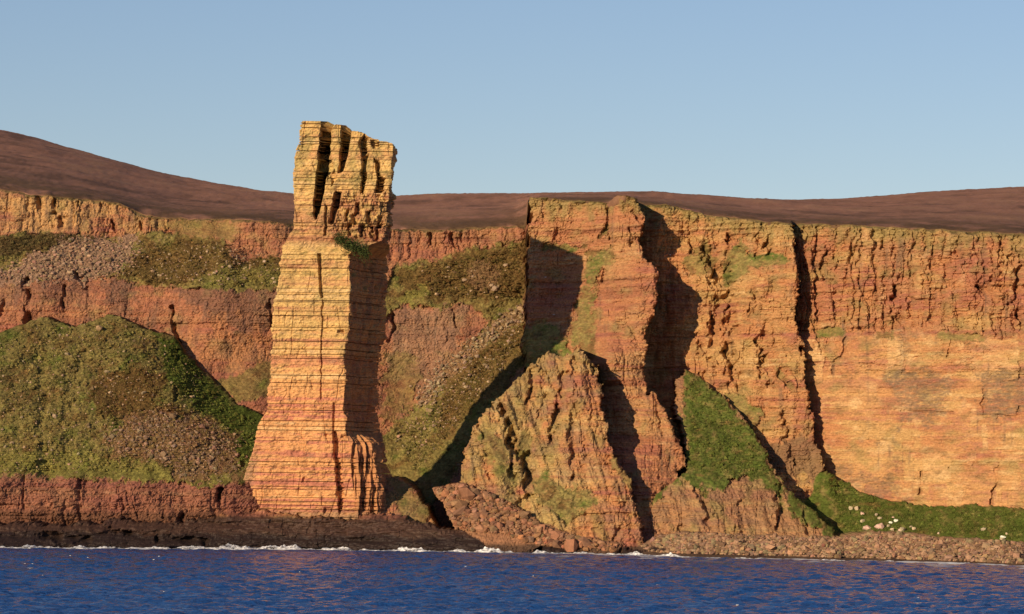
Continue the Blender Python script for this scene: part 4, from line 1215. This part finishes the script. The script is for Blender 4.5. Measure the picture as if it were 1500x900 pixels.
r = np.random.default_rng(5)
beach_poly = [(940, 800), (965, 787), (1000, 781), (1100, 786), (1225, 788), (1300, 782), (1400, 791), (1498, 797), (1498, 825), (1400, 822), (1225, 817), (1000, 811), (950, 808)]
kb = stone_kinds('beach_boulder', np.array([.27, .155, .09]), 10, 21)
scatter('beach_boulder', kb, in_poly(beach_poly, 150, r), r.uniform(.9, 1.7, 150), 'brown boulder on the beach', 'boulder', 'boulders on the beach', 'T', seed=1,
        where=lambda px, py: ('below the grassy spur' if px < 1226 else 'below the grass apron') + (' at the waterline' if py > 806 else ''))
stuff('beach_stones', in_poly(beach_poly, 4200, r), np.exp(r.normal(-.55, .35, 4200)), np.array([.27, .16, .095]), 'mass of brown stones covering the beach', 'stones', 'T', 31, var=.4)
fall_poly = [(640, 717), (675, 710), (705, 718), (745, 738), (800, 772), (860, 792), (905, 797), (900, 808), (800, 800), (740, 782), (672, 776)]
kf = stone_kinds('fallen_block', np.array([.28, .13, .065]), 10, 22, .75)
scatter('fallen_block', kf, in_poly(fall_poly, 110, r), np.exp(r.normal(.2, .42, 110)), 'angular red block in the rockfall', 'rock', 'blocks in the rockfall', 'F', seed=2, where=lambda px, py: 'beside the dark gap' if px < 700 else ('just above the dark platform' if py > 780 else 'below the outcrop'))
stuff('rockfall_rubble', in_poly(fall_poly, 1300, r), np.exp(r.normal(-.4, .4, 1300)), np.array([.27, .125, .065]), 'loose red rubble between the fallen blocks', 'rubble', 'F', 32, var=.4, blocky=.7)
kp = stone_kinds('pale_stone', np.array([.85, .68, .45]), 6, 23)
sp = [(1255, 745), (1262, 755), (1264, 763), (1285, 755), (1288, 760), (1292, 770), (1287, 772), (1308, 757), (1312, 764), (1305, 766), (1308, 778), (1322, 780), (1335, 772), (1340, 774), (1318, 783), (1245, 745), (1272, 776), (1372, 762), (1375, 780), (1473, 782), (1466, 790), (1470, 788), (1440, 775), (1300, 772)]
scatter('pale_stone', kp, sp, np.exp(r.normal(-.1, .35, len(sp))), 'pale stone in the green grass apron', 'stone', 'pale stones on the grass apron', 'E', seed=3)
ml = [(12, 505), (20, 515), (95, 515), (100, 520), (115, 522), (155, 545), (5, 550), (8, 600), (60, 598), (70, 605), (80, 610), (75, 618), (130, 625), (140, 620), (150, 590), (135, 600), (5, 630), (10, 640), (8, 655), (18, 650), (210, 575), (205, 640), (90, 560), (50, 640), (58, 672), (250, 560), (245, 610), (160, 575)]
km = stone_kinds('mound_stone', np.array([.34, .25, .16]), 6, 24)
scatter('mound_stone', km, ml, np.exp(r.normal(-.45, .4, len(ml))), 'boulder half sunk in the grassy mound', 'boulder', 'boulders on the grassy mound', 'G', seed=4, where=lambda px, py: 'near its crest' if py < 560 else 'on its lower slope')
mid_poly = [(590, 640), (640, 580), (700, 500), (765, 440), (760, 480), (720, 545), (680, 590), (620, 640)]
mid2 = [(600, 400), (690, 380), (750, 390), (760, 430), (700, 440), (620, 430)]
spm = np.concatenate([in_poly(mid_poly, 40, r), in_poly(mid2, 25, r)])
scatter('slope_stone', stone_kinds('slope_stone', np.array([.36, .27, .17]), 6, 25), spm, np.exp(r.normal(-.45, .4, len(spm))), 'weathered stone on the slope behind the stack', 'stone', 'stones on the slope behind the stack', 'A', seed=5, where=lambda px, py: 'above the scree streak' if py < 445 else 'along the scree streak')
gs = [(-10, 400), (55, 375), (105, 350), (160, 355), (195, 354), (198, 370), (172, 400), (135, 406), (60, 410), (-10, 411)]
stuff('grey_scree', in_poly(gs, 2200, r, 9), np.exp(r.normal(-1.0, .45, 2200)), np.array([.29, .18, .12]), 'grey scree of small stones on the high ledge', 'scree', 'A', 33, var=.35, blocky=.7)
bs = [(155, 640), (190, 612), (250, 604), (300, 618), (342, 642), (348, 692), (268, 702), (250, 678), (168, 662)]
stuff('brown_scree', in_poly(bs, 1900, r, 9), np.exp(r.normal(-1.0, .45, 1900)), np.array([.22, .135, .085]), 'brown scree of broken stones on the grassy mound', 'scree', 'G', 34, var=.4, blocky=.7)
ms_ = [(612, 572), (660, 522), (700, 492), (768, 445), (768, 468), (700, 510), (650, 558), (616, 598)]
stuff('slope_scree', in_poly(ms_, 800, r, 6), np.exp(r.normal(-1.0, .45, 800)), np.array([.30, .21, .13]), 'diagonal streak of pale scree below the middle cliff', 'scree', 'A', 35, var=.4, blocky=.7)

stuff('mound_pebbles', in_poly([(0, 690), (0, 500), (60, 475), (165, 470), (250, 505), (300, 560), (240, 640), (100, 690)], 700, r), np.exp(r.normal(-1.25, .4, 700)), np.array([.33, .23, .14]), 'scattering of small pale stones over the grassy mound', 'stones', 'G', 36, var=.35)
stuff('ledge_stones', in_poly([(180, 400), (250, 355), (330, 355), (425, 385), (425, 415), (330, 420)], 350, r), np.exp(r.normal(-1.1, .4, 350)), np.array([.34, .24, .15]), 'pale stones scattered through the heather ledge', 'stones', 'A', 37, var=.35)
stuff('slope_pebbles', in_poly([(575, 660), (600, 600), (700, 520), (768, 470), (740, 540), (690, 590), (620, 680)], 600, r), np.exp(r.normal(-1.2, .4, 600)), np.array([.34, .24, .15]), 'small pale stones over the slope beside the shadow', 'stones', 'A', 38, var=.35)

# ------------------------------------------------------------------ rough grass tussocks
def tussocks(name, polys, n_, lay, seed, base, label, size=.5):
    r = np.random.default_rng(seed)
    V_, F_, C_ = [], [], []
    k = 0
    for P in polys:
        for px, py in in_poly(P, n_, r):
            g = ground(px, py, lay)
            s_ = size * math.exp(r.normal() * .35)
            a_ = np.arange(5) * 1.2566 + r.uniform(0, 6)
            ring = np.stack([np.cos(a_) * s_ * r.uniform(.7, 1.2, 5), np.sin(a_) * s_ * r.uniform(.7, 1.2, 5), np.full(5, -.15 * s_)], -1)
            tip = np.array([[r.normal() * .25 * s_, r.normal() * .25 * s_, s_ * r.uniform(.5, .9)]])
            V_.append(np.concatenate([ring, tip]) + g)
            F_.append(np.array([(i, (i + 1) % 5, 5) for i in range(5)]) + 6 * k)
            c = (.75 * ground.col + .25 * base[r.integers(len(base))]) * r.uniform(.75, 1.25)
            C_.append(np.repeat(c[None], 6, 0))
            k += 1
    me = mesh_from(name, np.concatenate(V_), np.concatenate(F_), np.concatenate(C_), M_turf)
    obj(name, me, label, 'grass', None, 'stuff')


tussocks('mound_grass', [[(0, 690), (0, 495), (60, 470), (110, 482), (165, 466), (250, 500), (300, 550), (345, 600), (375, 612), (370, 690)]], 6500, 'G', 41, [OLIVE, GREEN, BRIGHT, BRACKEN], 'tufts of rough grass over the grassy mound', .55)
tussocks('apron_grass', [[(1215, 700), (1300, 740), (1430, 745), (1510, 752), (1510, 790), (1300, 778), (1230, 780)]], 2200, 'E', 42, [GREEN, GREEN, BRIGHT * .8], 'tufts of dark green grass on the apron', .5)
tussocks('slope_grass', [[(575, 640), (640, 590), (700, 520), (765, 470), (760, 500), (700, 590), (610, 690)], [(590, 430), (620, 390), (760, 360), (765, 440)]], 1800, 'A', 43, [OLIVE, BRACKEN, GREEN, HEATH], 'tufts of brown and green grass behind the stack', .55)

tussocks('ledge_grass', [[(180, 400), (210, 360), (260, 350), (335, 355), (425, 382), (425, 418), (330, 420), (200, 412)], [(0, 350), (90, 340), (140, 348), (60, 366), (0, 385)]], 1300, 'A', 44, [OLIVE, BRACKEN, HEATH], 'brown heather tufts on the high ledge', .5)
tussocks('spur_grass', [[(1008, 550), (1055, 585), (1105, 645), (1130, 695), (1060, 700), (1010, 690)]], 1500, 'B', 45, [GREEN, GREEN, BRIGHT], 'tufts of bright green grass on the spur', .45)

# ------------------------------------------------------------------ shrub on the ledge of the stack
r = np.random.default_rng(8)
shrub = obj('shrub', None, 'dark green shrub growing on the ledge below the stack head', 'shrub')
sx0, sz0 = W(518, 372, -.5)
shrub.location = (float(sx0), -1.9, float(sz0))
V_, F_, C_ = [], [], []
k = 0
for q in range(3200):
    t_ = r.random()
    cx_ = -6.2 + 11.5 * t_ + r.normal() * .5
    cz_ = 5.4 - 5.6 * t_ + r.normal() * 1.25
    cy_ = r.normal() * .9 - .3
    a_ = r.normal(size=3)
    a_ /= np.linalg.norm(a_)
    b_ = np.cross(a_, r.normal(size=3))
    b_ /= np.linalg.norm(b_)
    s_ = r.uniform(.16, .36)
    p0 = np.array([cx_, cy_, cz_])
    V_.append(np.array([p0 - a_ * s_, p0 + b_ * s_ * .55, p0 + a_ * s_, p0 - b_ * s_ * .55]))
    F_.append(np.array([[0, 1, 2, 3]]) + 4 * k)
    C_.append(np.repeat((np.array([.045, .06, .016]) * r.uniform(.6, 1.5))[None], 4, 0))
    k += 1
obj('leaves', mesh_from('leaves', np.concatenate(V_), np.concatenate(F_), np.concatenate(C_), M_leaf), parent=shrub)
V_, F_, C_ = [], [], []
for q in range(14):
    t_ = r.random()
    base_ = np.array([-6 + 11 * t_, .6, 4.0 - 5.4 * t_])
    tip_ = base_ + np.array([r.normal() * .8, -1.2, r.uniform(.3, 1.4)])
    for d_ in (np.array([.07, 0, 0]), np.array([0, .07, 0])):
        k_ = len(V_) * 4
        V_.append(np.array([base_ - d_, base_ + d_, tip_ + d_ * .3, tip_ - d_ * .3]))
        F_.append(np.array([[0, 1, 2, 3]]) + k_)
        C_.append(np.repeat(np.array([[.06, .04, .02]]), 4, 0))
obj('stems', mesh_from('stems', np.concatenate(V_), np.concatenate(F_), np.concatenate(C_), M_leaf), parent=shrub)

# ------------------------------------------------------------------ seabirds
def bird_mesh(wing):
    st = np.array([(-.32, .0, .03), (-.2, .05, .07), (-.05, .09, .1), (.1, .085, .1), (.2, .05, .12), (.28, .05, .17), (.34, .012, .16)])   # x, radius, z
    V_, F_ = [], []
    for i, (x_, rad, z_) in enumerate(st):
        for a in range(8):
            t_ = a * math.pi / 4
            V_.append((x_, math.cos(t_) * max(rad, .004), z_ + math.sin(t_) * max(rad, .004)))
    for i in range(len(st) - 1):
        for a in range(8):
            F_.append((i * 8 + a, i * 8 + (a + 1) % 8, (i + 1) * 8 + (a + 1) % 8, (i + 1) * 8 + a))
    k = len(V_)
    for s_ in (-1, 1):
        if wing:
            pts = [(.1, .07, .13), (-.08, .07, .12), (.14, .38, .27), (-.06, .38, .25), (.0, .78, .2), (-.06, .76, .19)]
        else:
            pts = [(.1, .085, .12), (.0, .09, .06), (-.1, .08, .15), (-.12, .085, .08), (-.34, .02, .12), (-.34, .02, .1)]
        V_ += [(x_, y_ * s_, z_) for x_, y_, z_ in pts] + [(x_, y_ * s_, z_ - .02) for x_, y_, z_ in pts]
        for a, b_, c_, d_ in ((0, 2, 3, 1), (2, 4, 5, 3), (7, 9, 8, 6), (9, 11, 10, 8), (0, 6, 8, 2), (2, 8, 10, 4), (1, 3, 9, 7), (3, 5, 11, 9), (4, 10, 11, 5)):
            F_.append((k + a, k + b_, k + c_, k + d_))
        k += 12
    V_ = np.array(V_)
    c = np.tile(np.array([.78, .78, .76]), (len(V_), 1))
    c[56:] = (.45, .46, .48)
    return mesh_from('seabird', V_, np.array(F_), c, M_leaf)


bm_float, bm_fly = bird_mesh(False), bird_mesh(True)
spots = [(103, 818), (129, 817), (225, 820), (233, 819), (37, 826), (48, 826), (44, 837), (56, 846), (63, 843), (240, 872), (276, 870), (439, 838), (682, 834), (781, 844), (858, 850), (1080, 892), (1057, 897), (1344, 876), (1345, 889), (1390, 890), (962, 857)]
perch = [(801, 407), (811, 463), (981, 374)]
for i, (px, py) in enumerate(spots):
    a, b = (px - 750) / FPX, -(py - 450) / FPX
    d_ = fwd + a * rgt + b * upv
    t_ = (.25 - CAM[2]) / d_[2]
    p_ = CAM + d_ * t_
    fly = i % 3 == 0
    o = obj('seabird', bm_fly if fly else bm_float, 'white seabird flying low over the blue sea' if fly else 'small white seabird floating on the blue sea', 'seabird', 'seabirds flying over the sea' if fly else 'seabirds floating on the sea')
    o.location = (p_[0], p_[1], .15 if not fly else .9)
    o.rotation_euler = (0, 0, random.uniform(0, 6.28))
for (px, py), lab_ in zip(perch, ('white seabird on the upper shadowed face of the headland', 'white seabird on the lower shadowed face of the headland', 'white seabird in the dark shaded recess right of the headland')):
    g = ground(px, py)
    o = obj('seabird', bm_float, lab_, 'seabird', 'seabirds on the cliff')
    o.location = (g[0], g[1] - .35, g[2])
    o.scale = (1.6, 1.6, 1.6)
    o.rotation_euler = (0, 0, .6)
